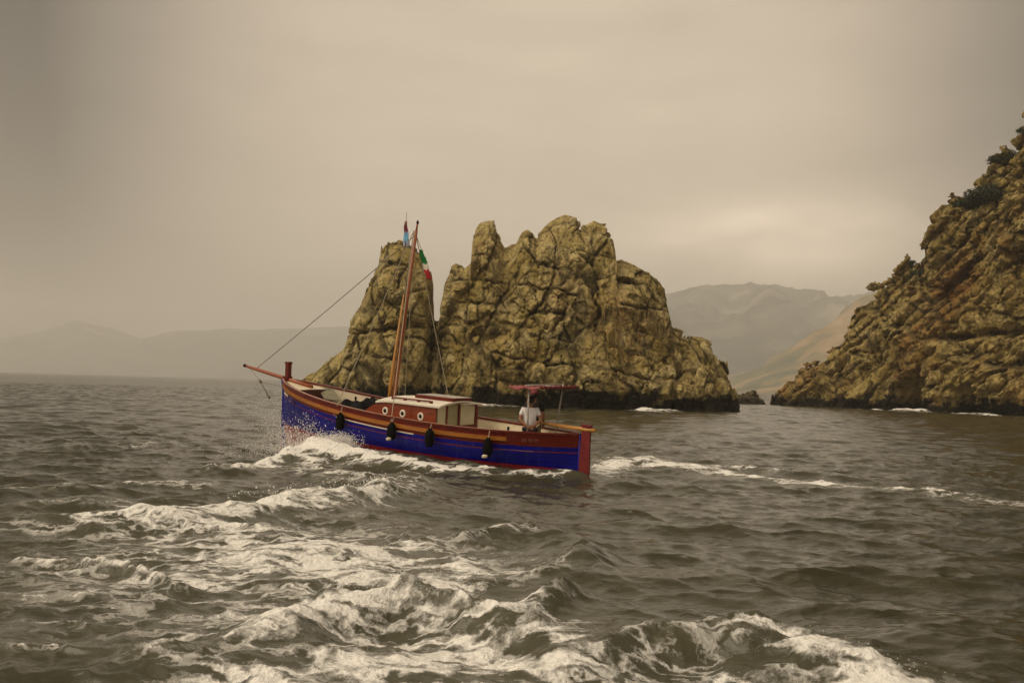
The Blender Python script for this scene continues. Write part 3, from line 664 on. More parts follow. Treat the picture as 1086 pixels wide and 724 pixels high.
# ------------------------------------------------------------------ far mountains
def hill_mat(name, stops, sc):
    m, nt, b = new_mat(name)
    g = N(nt, 'ShaderNodeNewGeometry'); n = N(nt, 'ShaderNodeTexNoise', Scale=sc, Detail=9., Roughness=.65); L(nt, g.outputs['Position'], n.inputs['Vector'])
    z = N(nt, 'ShaderNodeSeparateXYZ'); L(nt, g.outputs['Normal'], z.inputs[0])
    c = ramp(nt, n.outputs[0], stops)
    c = mixc(nt, ramp(nt, z.outputs[2], [(.45, .8), (.68, 0.)]), c, (.30, .25, .19))
    L(nt, c, b.inputs['Base Color']); b.inputs['Roughness'].default_value = .95
    return m
def ridge(name, pts, dist, depth, mat, seed, rough=.22, step=14., front=1.0):
    """range: crest heights along azimuth-wise world X at a distance Y, falling to the shore in front and away behind"""
    px, pz = np.array(pts, float).T
    xs = np.arange(px[0], px[-1]+step, step); vs = np.linspace(-1, 1, 90)
    X, Vv = np.meshgrid(xs, vs, indexing='ij'); T = np.interp(X, px, pz)
    P = np.stack([X.ravel()/260., Vv.ravel()*depth/260., np.full(X.size, seed)], 1)
    n = fbm(P, 5, .55, ridged=True).reshape(X.shape); n0 = fbm(P*.5+3, 3).reshape(X.shape)
    prof = np.where(Vv < 0, np.clip(1+Vv, 0, 1)**front, 1-.6*Vv)
    Z = T*prof*(1+rough*(n-.3)*(.10+.90*np.minimum(np.abs(Vv)*2.2, 1)))-8*(prof < .02)
    Y = dist+Vv*depth+n0*depth*.25*(1-np.abs(Vv))
    V = np.stack([X, Y, Z], -1).reshape(-1, 3); ny = len(vs)
    q = (np.arange(len(xs)-1)[:, None]*ny+np.arange(ny-1)[None]).ravel(); Q = np.stack([q, q+ny, q+ny+1, q+1], 1)
    me = np_mesh(name, V, Q); smooth(me); me.materials.append(mat)
    o = link(bpy.data.objects.new(name, me)); o['kind'] = 'structure'; return o
HM1 = hill_mat('scrub_slope', [(.34, (.02, .032, .012)), (.46, (.09, .095, .03)), (.55, (.26, .16, .06)), (.68, (.36, .26, .15))], .009)
HM2 = hill_mat('mountain_slope', [(.38, (.02, .034, .032)), (.62, (.13, .125, .10))], .005)
ridge('hills', [(420,0),(500,12),(560,40),(640,85),(735,160),(800,195),(850,245),(900,260),(1000,300),(1200,320),(1400,280)], 2420, 560, HM1, 2.2, .5, 6.)
ridge('mountains', [(100,420),(440,500),(700,490),(870,535),(1010,560),(1270,590),(1470,580),(1680,500),(1840,560),(2000,545),(2700,480)], 5400, 2700, HM2, 5.1, .42, 14.)
ridge('mountain_range', [(-5100,145),(-4000,235),(-3560,345),(-3280,405),(-3020,355),(-2830,275),(-2610,345),(-2220,395),(-1830,395),(-1500,415),(-1100,440),(-660,440),(0,430),(660,340)], 7600, 1500, HM2, 8.7, .25, 26.)

# ------------------------------------------------------------------ haze
hz = MB().box((-7500, -700, -10), (7500, 9900, 680)).build('haze', [])
hm = bpy.data.materials.new('haze_air'); hm.use_nodes = True; hn = hm.node_tree; hn.nodes.clear()
vo = hn.nodes.new('ShaderNodeOutputMaterial'); pv = hn.nodes.new('ShaderNodeVolumePrincipled')
pv.inputs['Color'].default_value = (.97, .955, .93, 1); pv.inputs['Density'].default_value = .00026; pv.inputs['Anisotropy'].default_value = .1
hn.links.new(pv.outputs[0], vo.inputs['Volume']); hz.data.materials.append(hm)
tag(hz, 'pale warm haze over the sea that veils the far mountains', 'haze', kind='stuff')

# ------------------------------------------------------------------ the boat
M_BLUE = simple('blue_gloss_paint', (.003, .003, .20), .38, .3, 2.2, .22, .12, (.5, 1, 5))
def _planked(m):
    nt = m.node_tree; b = nt.nodes['Principled BSDF']; src = b.inputs['Base Color'].links[0].from_socket
    tcn = N(nt, 'ShaderNodeTexCoord'); wv = N(nt, 'ShaderNodeTexWave', Scale=2.6, Distortion=.25); wv.bands_direction = 'Z'; L(nt, tcn.outputs['Object'], wv.inputs['Vector'])
    mp = N(nt, 'ShaderNodeMapping'); mp.inputs['Scale'].default_value = (5, 5, .8); L(nt, tcn.outputs['Object'], mp.inputs[0])
    ns = N(nt, 'ShaderNodeTexNoise', Scale=1.4, Detail=7., Roughness=.7); L(nt, mp.outputs[0], ns.inputs['Vector'])
    c = mixc(nt, ramp(nt, wv.outputs['Fac'], [(.02, .55), (.10, 0.)]), src, (.002, .002, .03))
    c = mixc(nt, ramp(nt, ns.outputs[0], [(.56, 0.), (.78, .30)]), c, (.16, .15, .20))
    L(nt, c, b.inputs['Base Color'])
_planked(M_BLUE)
M_ANTI = simple('red_bottom_paint', (.30, .012, .014), .45, .25, 4)
M_REDL = simple('dull_red_line', (.13, .008, .018), .4, .2, 4)
M_VARN = simple('red_brown_varnish', (.125, .013, .006), .35, .35, 5, .3, .1, (.5, 6, 6))
M_CABIN = simple('mahogany_varnish', (.21, .040, .012), .3, .3, 5, .5, .1, (.6, 5, 7))
M_OCHRE = simple('ochre_strake', (.36, .13, .020), .4, .25, 4, .5, 0, (.5, 6, 6))
M_SPAR = simple('varnished_spar', (.30, .085, .022), .35, .3, 8, .5, 0, (6, 6, .7))
M_SPARX = simple('varnished_bowsprit', (.30, .075, .025), .35, .3, 8, .5, 0, (.7, 6, 6))
M_CREAM = simple('cream_paint', (.66, .57, .40), .5, .08, 4)
M_PANEL = simple('cream_panel', (.52, .47, .32), .5, .07, 4)
M_WHITE = simple('white_line_paint', (.78, .70, .58), .45, .05, 6)
M_ROOF = simple('roof_canvas', (.72, .66, .54), .6, .08, 5)
M_HATCH = simple('hatch_grey', (.40, .33, .28), .5, .15, 5)
M_DARK = simple('dark_cloth', (.007, .006, .007), .8, .4, 8, .12, .4)
M_GLASS = simple('porthole_glass', (.006, .007, .006), .08, .1, 4, .6)
M_ROPE = simple('pale_rope', (.42, .36, .25), .8, .2, 40)
M_STAY = simple('stay_wire', (.20, .17, .12), .5, .2, 40)
M_STEEL = simple('dull_steel', (.42, .39, .33), .35, .15, 20)
M_FEND = simple('black_fender_sock', (.007, .006, .005), .9, .35, 20, .08, .3)
M_RUD = simple('red_rudder_paint', (.16, .007, .008), .5, .25, 5)
M_TIM = simple('tiller_wood', (.48, .22, .045), .4, .25, 9, .5, 0, (.7, 6, 6))
M_SOLE = simple('worn_sole_boards', (.30, .20, .12), .6, .3, 5, .4, 0, (.6, 7, 1))
M_WELL = simple('dark_red_well', (.09, .018, .012), .6, .3, 5)
M_BOARD = simple('grey_green_board', (.17, .15, .09), .6, .15, 7)

boat = empty('sailing_boat', BMAT)
tag(boat, 'blue wooden motor sailer with red bottom, varnished cabin and one raked mast, under way', 'boat')
KEEL = -.80
def shell(x, t, off=0.):
    """half breadth at station x, t = 0 keel .. 1 gunwale"""
    bn = bw(x)/(BEAM/2)
    return max(0., (BEAM/2)*bn**(1+1.0*(1-t))*(1-(1-t)**2.8)-off)
XS = [LEN*(.5-.5*math.cos(math.pi*k/72)) for k in range(73)]; XS[0] = .002; XS[-1] = LEN-.002
def zt(x): return .222+.058*x/LEN
LV = [('z', -.80), ('z', -.6), ('z', -.4), ('z', -.2), ('z', 0.), ('t', 0), ('m', .33), ('m', .66), ('g', -.455), ('g', -.425), ('g', -.31), ('g', -.15), ('g', 0)]
def lev(x, l):
    k, v = l
    if k == 'z': return v
    if k == 't': return zt(x)
    if k == 'm': return zt(x)*(1-v)+(gz_(x)-.455)*v
    return gz_(x)+v
MI = [1, 1, 1, 1, 1, 0, 0, 0, 2, 0, 3, 3]
mb = MB()
for sd_ in (1, -1):
    rows = []
    for l in LV:
        row = []
        for x in XS:
            z = lev(x, l); t = (z-KEEL)/(gz_(x)-KEEL); row.append((x, sd_*shell(x, t), z))
        rows.append(row)
    for i in range(len(LV)-1):
        mb.strip(rows[i:i+2], mi=MI[i])
bmesh.ops.remove_doubles(mb.bm, verts=mb.bm.verts, dist=.0004)
mb.build('hull', [M_BLUE, M_ANTI, M_REDL, M_VARN], boat)
# inner side of the bulwarks
mb = MB()
for sd_ in (1, -1):
    rows = []
    for dz in (-.95, -.6, -.3, -.012):
        rows.append([(x, sd_*max(.01, shell(x, (gz_(x)+dz-KEEL)/(gz_(x)-KEEL), .06)), gz_(x)+dz) for x in XS[3:-3]])
    mb.strip(rows)
inner = mb.build('bulwark_lining', M_CREAM, boat)
for x in (1.55, 2.35, 3.15, 7.6, 8.3, 9.0):
    for sd_ in (1, -1):
        mb = MB(); y = sd_*(bw(x)-.075); mb.box((x-.035, min(y, y-sd_*.02), gz_(x)-.24), (x+.035, max(y, y-sd_*.02), gz_(x)-.10)); mb.build('scupper', M_DARK, inner)
def sweep(name, mats, x0, x1, dz0, dz1, o0, o1, sides=(1, -1), parent=boat, n=64, shape=True):
    mb = MB()
    for sd_ in sides:
        xs = [x0+(x1-x0)*k/n for k in range(n+1)]
        def p(x, dz, o): return (x, sd_*max(.002, shell(x, (gz_(x)+min(dz, 0)-KEEL)/(gz_(x)-KEEL))+o), gz_(x)+dz)
        rows = [[p(x, dz0, o0) for x in xs], [p(x, dz0, o1) for x in xs], [p(x, dz1, o1) for x in xs], [p(x, dz1, o0) for x in xs]]
        rows.append(rows[0]); g = mb.strip(rows, sm=False)
        for e in (0, -1):
            mb.bm.faces.new([g[k][e] for k in range(4)])
    return mb.build(name, mats, parent)
sweep('cap_rail', M_VARN, .03, LEN-.03, .002, .045, -.085, .03)
sweep('rub_strake', M_OCHRE, 1.6, LEN-.04, -.215, -.115, -.01, .04)
sweep('rail_highlight', simple('pinkish_rail_highlight', (.42, .24, .17), .4), 1.2, LEN-.15, .046, .054, -.02, .034, sides=(1,))  # thin strip coloured as a pinkish highlight along the cap rail
sweep('moulding', M_WHITE, 4.3, 7.3, -.325, -.300, -.01, .02, sides=(1, -1))
# decks and soles
def deck(name, mat, x0, x1, zf, parent=boat, inset=.065, thick=.03, n=24):
    mb = MB(); rows = []
    for k in range(n+1):
        x = x0+(x1-x0)*k/n; z = zf(x); h = max(.01, shell(x, (z-KEEL)/(gz_(x)-KEEL), inset))
        rows.append([(x, -h+2*h*j/8, z+.02*(1-(j/4-1)**2)) for j in range(9)])
    mb.strip(rows); mb.strip([[(p[0], p[1], p[2]-thick) for p in r] for r in rows])
    return mb.build(name, mat, parent)
deck('cockpit_sole', M_SOLE, .3, 4.1, lambda x: .2)
deck('side_deck', M_CREAM, 3.95, 7.0, lambda x: gz_(x)-.24)
deck('foredeck_well', M_WELL, 6.95, 10.0, lambda x: gz_(x)-.42)
deck('bow_deck', M_CREAM, 9.75, LEN-.08, lambda x: gz_(x)-.03)
deck('stern_deck', M_CREAM, .03, .85, lambda x: gz_(x)-.03)
MB().prism([(9.75, -.8, gz_(9.75)-.45), (9.75, .8, gz_(9.75)-.45), (9.75, .8, gz_(9.75)-.04), (9.75, -.8, gz_(9.75)-.04)], (.03, 0, 0)).build('well_bulkhead', M_WELL, boat)
# side benches in the cockpit
mb = MB()
for sd_ in (1, -1):
    xs = [1.0+2.6*k/12 for k in range(13)]
    rows = [[(x, sd_*max(.2, bw(x)-.09), .60) for x in xs], [(x, sd_*max(.15, bw(x)-.5), .60) for x in xs], [(x, sd_*max(.15, bw(x)-.5), .24) for x in xs]]
    mb.strip(rows, sm=False)
mb.build('bench', M_CREAM, boat)
# stem, stem head, sternpost
mb = MB(); ol = [(11.02, -.05, -.85), (11.09, -.05, -.34), (11.2, -.05, .33), (11.22, -.05, 1.28), (11.30, -.05, 1.64), (11.24, -.05, 1.70), (11.08, -.05, 1.69), (11.05, -.05, 1.2), (11.04, -.05, .33), (10.9, -.05, -.34), (10.8, -.05, -.85)]
mb.prism(ol, (0, .10, 0)).build('stem', [M_BLUE], boat, .012)
mb = MB(); mb.prism([(10.96, -.065, 1.62), (11.10, -.065, 1.62), (11.115, -.065, 2.12), (11.16, -.065, 2.20), (11.11, -.065, 2.215), (11.03, -.065, 2.20), (10.94, -.065, 2.22), (10.935, -.065, 2.19), (10.965, -.065, 2.12)], (0, .13, 0)).build('stem_head', M_VARN, boat, .015)
# rudder and tiller
mb = MB(); mb.prism([(-.045, -.032, 1.30), (-.285, -.032, 1.32), (-.28, -.032, .9), (-.31, -.032, .0), (-.33, -.032, -.75), (-.01, -.032, -.75), (-.005, -.032, .4)], (0, .064, 0))
rud = mb.build('rudder', M_RUD, boat, .012)
mb = MB(); mb.box((-.30, -.05, 1.30), (-.03, .05, 1.36)); mb.build('rudder_cap', M_RUD, rud, .012)
mb = MB(); mb.tube([(-.42, 0, 1.235), (-.1, 0, 1.235), (.6, -.02, 1.25), (1.55, -.05, 1.27)], [.05, .055, .045, .03], 8); mb.build('tiller', M_TIM, rud)
mb = MB(); mb.tube([(.02, 0, -.7), (.02, 0, 1.1)], .035, 8); mb.build('sternpost', M_BLUE, boat)
# cabin
cab = MB()
for sd_ in (1, -1):
    y = sd_*.85; pr = [(4.0, .82), (4.0, 1.42), (5.7, 1.44), (6.05, 1.40), (6.35, 1.30), (6.58, 1.17), (6.70, 1.03), (6.74, .82)]
    cab.prism([(x, y-.02, z) for x, z in pr], (0, .04, 0))
cab.prism([(6.14, -.83, .8), (6.14, .83, .8), (6.14, .83, 1.40), (6.14, 0, 1.50), (6.14, -.83, 1.40)], (.04, 0, 0))
cabin = cab.build('cabin', M_CABIN, boat)
def zr(y): return 1.425+.125*(1-(y/.92)**2)
ro = MB(); rows = []
for k in range(13):
    x = 3.84+(6.2-3.84)*k/12; sl = -.05*max(0, (x-5.6)/.6)**2
    rows.append([(x, -.92+1.84*j/14, zr(-.92+1.84*j/14)+sl) for j in range(15)])
ro.strip(rows); ro.strip([[(p[0], p[1], p[2]+.045) for p in r_] for r_ in rows])
ro.strip([rows[0], [(p[0], p[1], p[2]+.045) for p in rows[0]]], sm=False); ro.strip([rows[-1], [(p[0], p[1], p[2]+.045) for p in rows[-1]]], sm=False)
for j in (0, -1): ro.strip([[r_[j] for r_ in rows], [(r_[j][0], r_[j][1], r_[j][2]+.045) for r_ in rows]], sm=False)
ro.build('cabin_roof', M_ROOF, cabin)
mb = MB(); mb.box((3.86, -.40, 1.575), (5.25, .36, 1.665)); hat = mb.build('sliding_hatch', M_VARN, cabin, .01)
mb = MB(); mb.box((3.83, -.36, 1.668), (5.22, .33, 1.682)); mb.build('hatch_top', M_HATCH, cabin)
mb = MB()
for sd_ in (1, -1):
    mb.tube([(4.25, sd_*.74, 1.56), (5.75, sd_*.74, 1.56)], .022, 6)
    for x in (4.3, 4.75, 5.25, 5.7): mb.box((x-.05, sd_*.74-.02, 1.49), (x+.05, sd_*.74+.02, 1.56))
mb.build('grab_rail', M_VARN, cabin)
for x, z in ((5.85, 1.18), (5.19, 1.165), (4.53, 1.15)):
    for sd_ in (1, -1):
        mt = Matrix.Translation((x, sd_*.87, z)) @ Matrix.Rotation(-sd_*math.pi/2, 4, 'X')
        mb = MB(); mb.lathe([(.058, 0), (.062, .022), (.088, .026), (.105, .014), (.108, -.004)], n=24)
        for v in mb.bm.verts: v.co = mt @ v.co
        po = mb.build('porthole', M_WHITE, cabin)
        mb = MB(); mb.lathe([(.06, .0), (.055, .024), (.03, .028)], n=20)
        for v in mb.bm.verts: v.co = mt @ v.co
        mb.build('porthole_glass', M_GLASS, po)
mb = MB(); mb.box((4.88, .872, .86), (4.9, .876, 1.42)); mb.box((4.05, .872, .88), (6.5, .885, .90)); mb.build('cabin_trim', M_VARN, cabin)
# aft face of the cabin: two cream panels, dark companionway with a cream inner board, varnished frame
def aft(name, mat, y0, y1, z0, z1a, z1b, xo, th=.03, parent=cabin):
    mb = MB(); mb.prism([(4.0-xo, y0, z0), (4.0-xo, y1, z0), (4.0-xo, y1, z1b), (4.0-xo, y0, z1a)], (th, 0, 0)); return mb.build(name, mat, parent, .004)
aft('cabin_frame', M_VARN, -.845, .845, .5, 1.425, 1.425, -.03, .02)
aft('cabin_panel', M_PANEL, .49, .80, .95, 1.47, 1.41, .012)
aft('cabin_panel', M_PANEL, -.70, -.10, .93, 1.43, 1.50, .012)
aft('companionway', simple('companionway_board', (.30, .27, .15), .6, .1, 4), -.02, .42, .93, 1.55, 1.49, -.005)
for y in (.455, -.06, -.755): aft('door_post', M_VARN, y-.032, y+.032, .88, 1.47+.05*(abs(y) < .5), 1.47+.05*(abs(y) < .5), .03)
aft('door_sill', M_VARN, -.83, .83, .78, .925, .925, .035, .05)
mb = MB(); mb.box((3.80, -.74, 1.50), (3.98, -.03, 1.525)); mb.build('panel_cap', M_ROOF, cabin)
mb = MB(); mb.box((3.25, -.95, .74), (3.95, .95, .78)); mb.box((3.25, -.95, .3), (3.30, .95, .74)); mb.build('bridge_deck', M_CREAM, boat)
# spars
mb = MB(); mb.tube([(6.43, 0, .7), (6.40, 0, 1.6), (6.12, 0, 4.0), (5.86, 0, 6.2)], [.075, .072, .06, .042], 12); mb.tube([(5.86, 0, 6.2), (5.83, 0, 6.40)], [.03, .026], 8)
mast = mb.build('mast', M_SPAR, boat)
mb = MB(); mb.lathe([(.035, 0), (.04, .03), (.03, .06), (.012, .10)], (5.825, 0, 6.39), 10); mb.build('mast_truck', M_DARK, mast)
mb = MB(); mb.tube([(6.50, .13, 1.0), (6.44, .12, 1.9), (6.12, .10, 4.4)], [.045, .048, .022], 8); mb.build('stowed_yard', M_TIM, mast)
mb = MB()
for yy, x0 in ((.09, 6.52), (-.08, 6.36), (.05, 6.58)): mb.tube([(x0, yy*1.4, 1.2), (5.93, yy*.4, 6.15)], .009, 5)
mb.build('halyard', M_ROPE, mast)
mb = MB(); mb.tube([(13.17, 0, 1.95), (12.6, 0, 1.875), (11.1, 0, 1.675), (9.9, 0, 1.515)], [.038, .052, .062, .06], 10); spr = mb.build('bowsprit', M_SPARX, boat)
mb = MB(); mb.tube([(13.24, 0, 1.96), (13.16, 0, 1.95)], .055, 8); mb.build('bowsprit_cap', M_DARK, spr)
mb = MB(); mb.box((10.95, -.10, 1.64), (11.18, .10, 1.765)); mb.build('gammon_iron', M_VARN, spr, .01)
mb = MB(); mb.tube([(12.39, 0, 1.51), (11.92, 0, 1.04)], .02, 6); mb.tube([(12.43, 0, 1.55), (12.34, 0, 1.46)], .04, 6); mb.tube([(11.96, 0, 1.08), (11.88, 0, 1.0)], .04, 6); stk = mb.build('dolphin_striker', simple('striker_wood', (.16, .12, .06), .6), spr)
mb = MB(); mb.tube([(13.0, 0, 1.93), (12.41, 0, 1.53)], .008, 5); mb.tube([(12.38, 0, 1.50), (11.24, 0, 1.41)], .008, 5); mb.build('bobstay', M_STAY, spr)
for a, b_, rr in (((12.62, 0, 1.89), (5.91, 0, 6.06), .013), ((5.07, 1.42, .98), (5.93, .03, 6.2), .013), ((7.23, 1.385, 1.2), (5.95, .03, 6.15), .011), ((5.42, -1.41, 1.05), (5.93, -.03, 6.2), .013), ((7.3, -1.38, 1.2), (5.95, -.03, 6.15), .011)):
    mb = MB(); mb.tube([a, tuple((Vector(a)+Vector(b_))/2+Vector((0, 0, -.03))), b_], rr, 5); mb.build('stay', M_STAY if a[0] > 9 else M_ROPE, boat)
# awning over the helm
awn = MB(); rows = []
X0, X1, Y0, Y1 = .72, 1.66, -.80, .80
for i in range(25):
    y = Y0+(Y1-Y0)*i/24
    rows.append([(X0+(X1-X0)*j/16, y, 2.235-.05*(j/16)-.035*math.sin(math.pi*((j*2) % 16)/16)+.012*math.sin(i*1.9+j*.8)) for j in range(17)])
awn.strip(rows)
for side in (0, -1):
    awn.strip([[rw_[side] for rw_ in rows], [(rw_[side][0]+.02*(1 if side else -1), rw_[side][1], rw_[side][2]-.045-.03*abs(math.sin(i*.9))) for i, rw_ in enumerate(rows)]])
    awn.strip([rows[side], [(q[0], q[1]+.02*(1 if side else -1), q[2]-.04-.03*abs(math.sin(k*1.1))) for k, q in enumerate(rows[side])]])
def awn_mat():
    m, nt, b = new_mat('striped_awning'); tcn = N(nt, 'ShaderNodeTexCoord'); wv = N(nt, 'ShaderNodeTexWave', Scale=7.5, Distortion=.6); wv.bands_direction = 'X'; L(nt, tcn.outputs['Object'], wv.inputs['Vector'])
    L(nt, ramp(nt, wv.outputs['Fac'], [(.40, (.17, .02, .025)), (.7, (.36, .13, .12))]), b.inputs['Base Color']); b.inputs['Roughness'].default_value = .85; return m
awning = awn.build('awning', awn_mat(), boat); sm_ = awning.modifiers.new('thick', 'SOLIDIFY'); sm_.thickness = .006
for a, b_ in (((1.15, .64, .95), (1.16, .66, 2.23)), ((1.24, -.70, .95), (1.08, -.69, 2.24))):
    mb = MB(); mb.tube([a, b_], .021, 8); mb.build('awning_post', M_STEEL, awning)
mb = MB(); mb.tube([(1.16, -.8, 2.23), (1.16, .8, 2.23)], .018, 6); mb.tube([(.74, 0, 2.22), (1.64, 0, 2.19)], .014, 6); mb.build('awning_bar', M_STEEL, awning)
# faint name on the quarter
fc = bpy.data.curves.new('name_lettering', 'FONT'); fc.body = 'SA W M'; fc.size = .12; fc.extrude = .002; fc.align_x = 'CENTER'; fc.align_y = 'CENTER'
ft = bpy.data.objects.new('tmp', fc); COL.objects.link(ft); dg = bpy.context.evaluated_depsgraph_get()
lm = bpy.data.meshes.new_from_object(ft.evaluated_get(dg)); bpy.data.objects.remove(ft)
x = 1.05; tang = Vector((1, (bw(x+.05)-bw(x-.05))/.1, (gz_(x+.05)-gz_(x-.05))/.1)).normalized(); up_ = Vector((0, 0, 1)); nrm = (-tang).cross(up_).normalized(); up_ = nrm.cross(-tang)
tz = gz_(x)-.17; ty = shell(x, (tz-KEEL)/(gz_(x)-KEEL))+.014
fm = Matrix((-tang, up_, nrm)).transposed().to_4x4(); fm.translation = (x, ty, tz); lm.transform(fm)
lm.materials.clear(); lm.materials.append(simple('worn_lettering', (.20, .075, .05), .6)); link(bpy.data.objects.new('name_lettering', lm), boat)
mb = MB(); x = 10.35
for k, dx in enumerate((0, .16, .30)):
    xx = x+dx; z = gz_(xx)-.33; y = shell(xx, (z-KEEL)/(gz_(xx)-KEEL))+.02; mb.tube([(xx-.05, y+.02, z+.06), (xx, y, z-.02), (xx+.06, y-.03, z+.03)], .018, 5)
mb.build('bow_scroll', M_CREAM, boat)

# ------------------------------------------------------------------ things carried by the boat
def onboat(name, loc):
    m = BMAT.copy(); m.translation = B2W(loc); return empty(name, m)
for (x, y, zc_, hh, cap, lb) in ((6.92, 1.52, .80, .46, False, 'black fender nearest the bow, hanging above the spray'),
                           (4.93, 1.53, .74, .44, True, 'black fender with a pale bottom below the first porthole rope'),
                           (3.63, 1.47, .70, .46, False, 'plain black fender hanging below the aft end of the cabin'),
                           (1.97, 1.15, .62, .46, True, 'black fender with a pale bottom nearest the stern')):
    fe = onboat('fender', (x, y, zc_)); tag(fe, lb, 'fender', 'fenders hung along the blue side')
    mb = MB(); h2 = hh/2
    mb.lathe([(.03, h2+.03), (.05, h2), (.095, h2-.05), (.12, .08), (.124, -.06), (.112, -h2+.07), (.078, -h2+.01), (.02, -h2)], n=16); mb.build('sock', M_FEND, fe)
    if cap:
        mb = MB(); bmesh.ops.create_uvsphere(mb.bm, u_segments=12, v_segments=8, radius=1, matrix=Matrix.Translation((.02, .045, -h2+.035)) @ Matrix.Rotation(.35, 4, 'Y') @ Matrix.Diagonal((.105, .09, .05, 1)))
        for ff in mb.bm.faces: ff.smooth = True
        mb.build('bottom', M_CREAM, fe)
    mb = MB(); mb.tube([(0, 0, h2), (0, -.05, gz_(x)-zc_+.03)], .012, 5); mb.build('rope', M_ROPE, fe)
# black cover heaped before the cabin
mb = MB(); rows = []
for i in range(29):
    x = 6.78+1.5*i/28; row = []
    for j in range(21):
        y = -1.0+1.9*j/20; e = min(1, 4.2*min(i/28, 1-i/28))**.6*min(1, 4.2*min(j/20, 1-j/20))**.6
        row.append((x, y, gz_(x)-.40+e*(.42+.07*math.sin(x*7+y*3)+.05*math.sin(y*9-x*4)+.04*math.sin(x*17+y*11))))
    rows.append(row)
mb.strip(rows); tp = mb.build('tarpaulin', M_DARK); tp.matrix_world = BMAT; tag(tp, 'black crumpled cover heaped on the foredeck before the cabin', 'cover')
mb = MB(); mb.bm.verts.ensure_lookup_table()
qd = [Vector((10.25, -.52, 1.46)), Vector((9.62, -.60, 1.45)), Vector((8.62, -.02, 1.19)), Vector((9.25, .06, 1.19))]
mb.prism([tuple(v) for v in qd], (0, 0, .03)); bd = mb.build('hatch_board', M_BOARD); bd.matrix_world = BMAT; tag(bd, 'grey green board with dark finger holes leaning in the bow well', 'board')
mb = MB()
for k in (.25, .5, .75):
    c_ = qd[0].lerp(qd[1], k)*.90+qd[3].lerp(qd[2], k)*.10+Vector((0, 0, .031)); mb.lathe([(.05, 0), (.045, .003)], tuple(c_), 10)
mb.build('finger_hole', M_DARK, bd)
mb = MB(); mb.box((1.55, .02, .62), (2.15, .62, .98)); cu = mb.build('seat_cushion', simple('navy_vinyl', (.022, .016, .06), .5)  , None, .06); cu.matrix_world = BMAT; tag(cu, 'dark navy padded seat box in the cockpit beside the man in white', 'seat')
# flags
def cloth(name, loc, top, bot, wid, bands, amp, label, cat):
    """a limp flag: gathered strip from top to bot, bands = colours from the top down"""
    o = onboat(name, loc); tag(o, label, cat)
    top = Vector(top)-Vector(loc); bot = Vector(bot)-Vector(loc); mb = MB(); rows = []; n = 30
    for i in range(n+1):
        s = i/n; c_ = top.lerp(bot, s); wd = wid(s)
        rows.append([(c_.x-wd*(j/10-.5)+amp*.4*math.sin(7*s+j*.9), c_.y+amp*math.sin(j*1.3+s*5)+amp*.6*math.sin(s*11), c_.z+amp*.5*math.sin(j*.8)) for j in range(11)])
    g = mb.strip(rows)
    mats = []
    for k, col in enumerate(bands): mats.append(simple(name+'_cloth', col, .85, .12, 9))
    mb.bm.faces.ensure_lookup_table()
    for q, fcx in enumerate(mb.bm.faces): fcx.material_index = min(len(bands)-1, int((q//10)/n*len(bands)))
    fo_ = mb.build('cloth', mats, o); md = fo_.modifiers.new('t', 'SOLIDIFY'); md.thickness = .004
    return o
fl = cloth('pennant', (6.15, .1, 5.72), (6.165, .1, 6.45), (6.14, .1, 5.74), lambda s: .05+.22*s**.8, [(.32,.14,.14),(.26,.05,.06),(.30,.06,.09),(.28,.42,.62),(.16,.42,.66),(.18,.45,.68),(.36,.48,.66),(.42,.40,.52)], .022, 'limp light blue and red pennant flying left of the masthead', 'flag')
mb = MB(); mb.tube([(0, 0, -.05), (.03, 0, 1.0)], [.012, .007], 6); mb.build('flag_staff', M_STAY, fl)
mb = MB(); mb.tube([(0, 0, 0), (-.22, -.1, .47)], .008, 5); mb.build('halyard', M_ROPE, fl)
fl = cloth('flag', (5.8, -.22, 5.7), (5.83, -.22, 5.68), (5.50, -.22, 4.85), lambda s: .09+.15*s*(1.2-s)*2.2, [(.02,.20,.045),(.02,.22,.05),(.02,.2,.05),(.02,.2,.05),(.62,.56,.48),(.62,.56,.48),(.42,.02,.025),(.38,.015,.02),(.36,.015,.02)], .028, 'limp green, white and red flag hanging right of the mast', 'flag')
mb = MB(); mb.tube([(.12, .2, .45), (.03, 0, -.02)], .008, 5); mb.build('halyard', M_ROPE, fl)

# ------------------------------------------------------------------ people
def skin(name, J, E_, mats, parent, root=0, lv=1, faces=None):
    """one continuous surface grown round a skeleton: J = {name: (x,y,z,r)} E_ = bone list"""
    names = list(J); me = bpy.data.meshes.new(name); me.from_pydata([J[k][:3] for k in names], [(names.index(a), names.index(b)) for a, b in E_], [])
    o = bpy.data.objects.new(name, me); COL.objects.link(o); o.modifiers.new('s', 'SKIN'); 
    for i, k in enumerate(names):
        sv = me.skin_vertices[0].data[i]; rr = J[k][3]; sv.radius = rr if hasattr(rr, '__len__') else (rr, rr); sv.use_root = (i == root)
    o.modifiers['s'].use_smooth_shade = True
    sb = o.modifiers.new('ss', 'SUBSURF'); sb.levels = lv; sb.render_levels = lv
    bpy.context.view_layer.update(); dg = bpy.context.evaluated_depsgraph_get(); m2 = bpy.data.meshes.new_from_object(o.evaluated_get(dg)); bpy.data.objects.remove(o)
    m2.name = name; m2.materials.clear()
    for m in mats: m2.materials.append(m)
    return link(bpy.data.objects.new(name, m2), parent)
M_SKIN = simple('tanned_skin', (.30, .125, .062), .55, .12, 12)
M_SKIND = simple('darker_skin', (.26, .10, .052), .55, .12, 12)  # second person's skin, a slightly darker brown
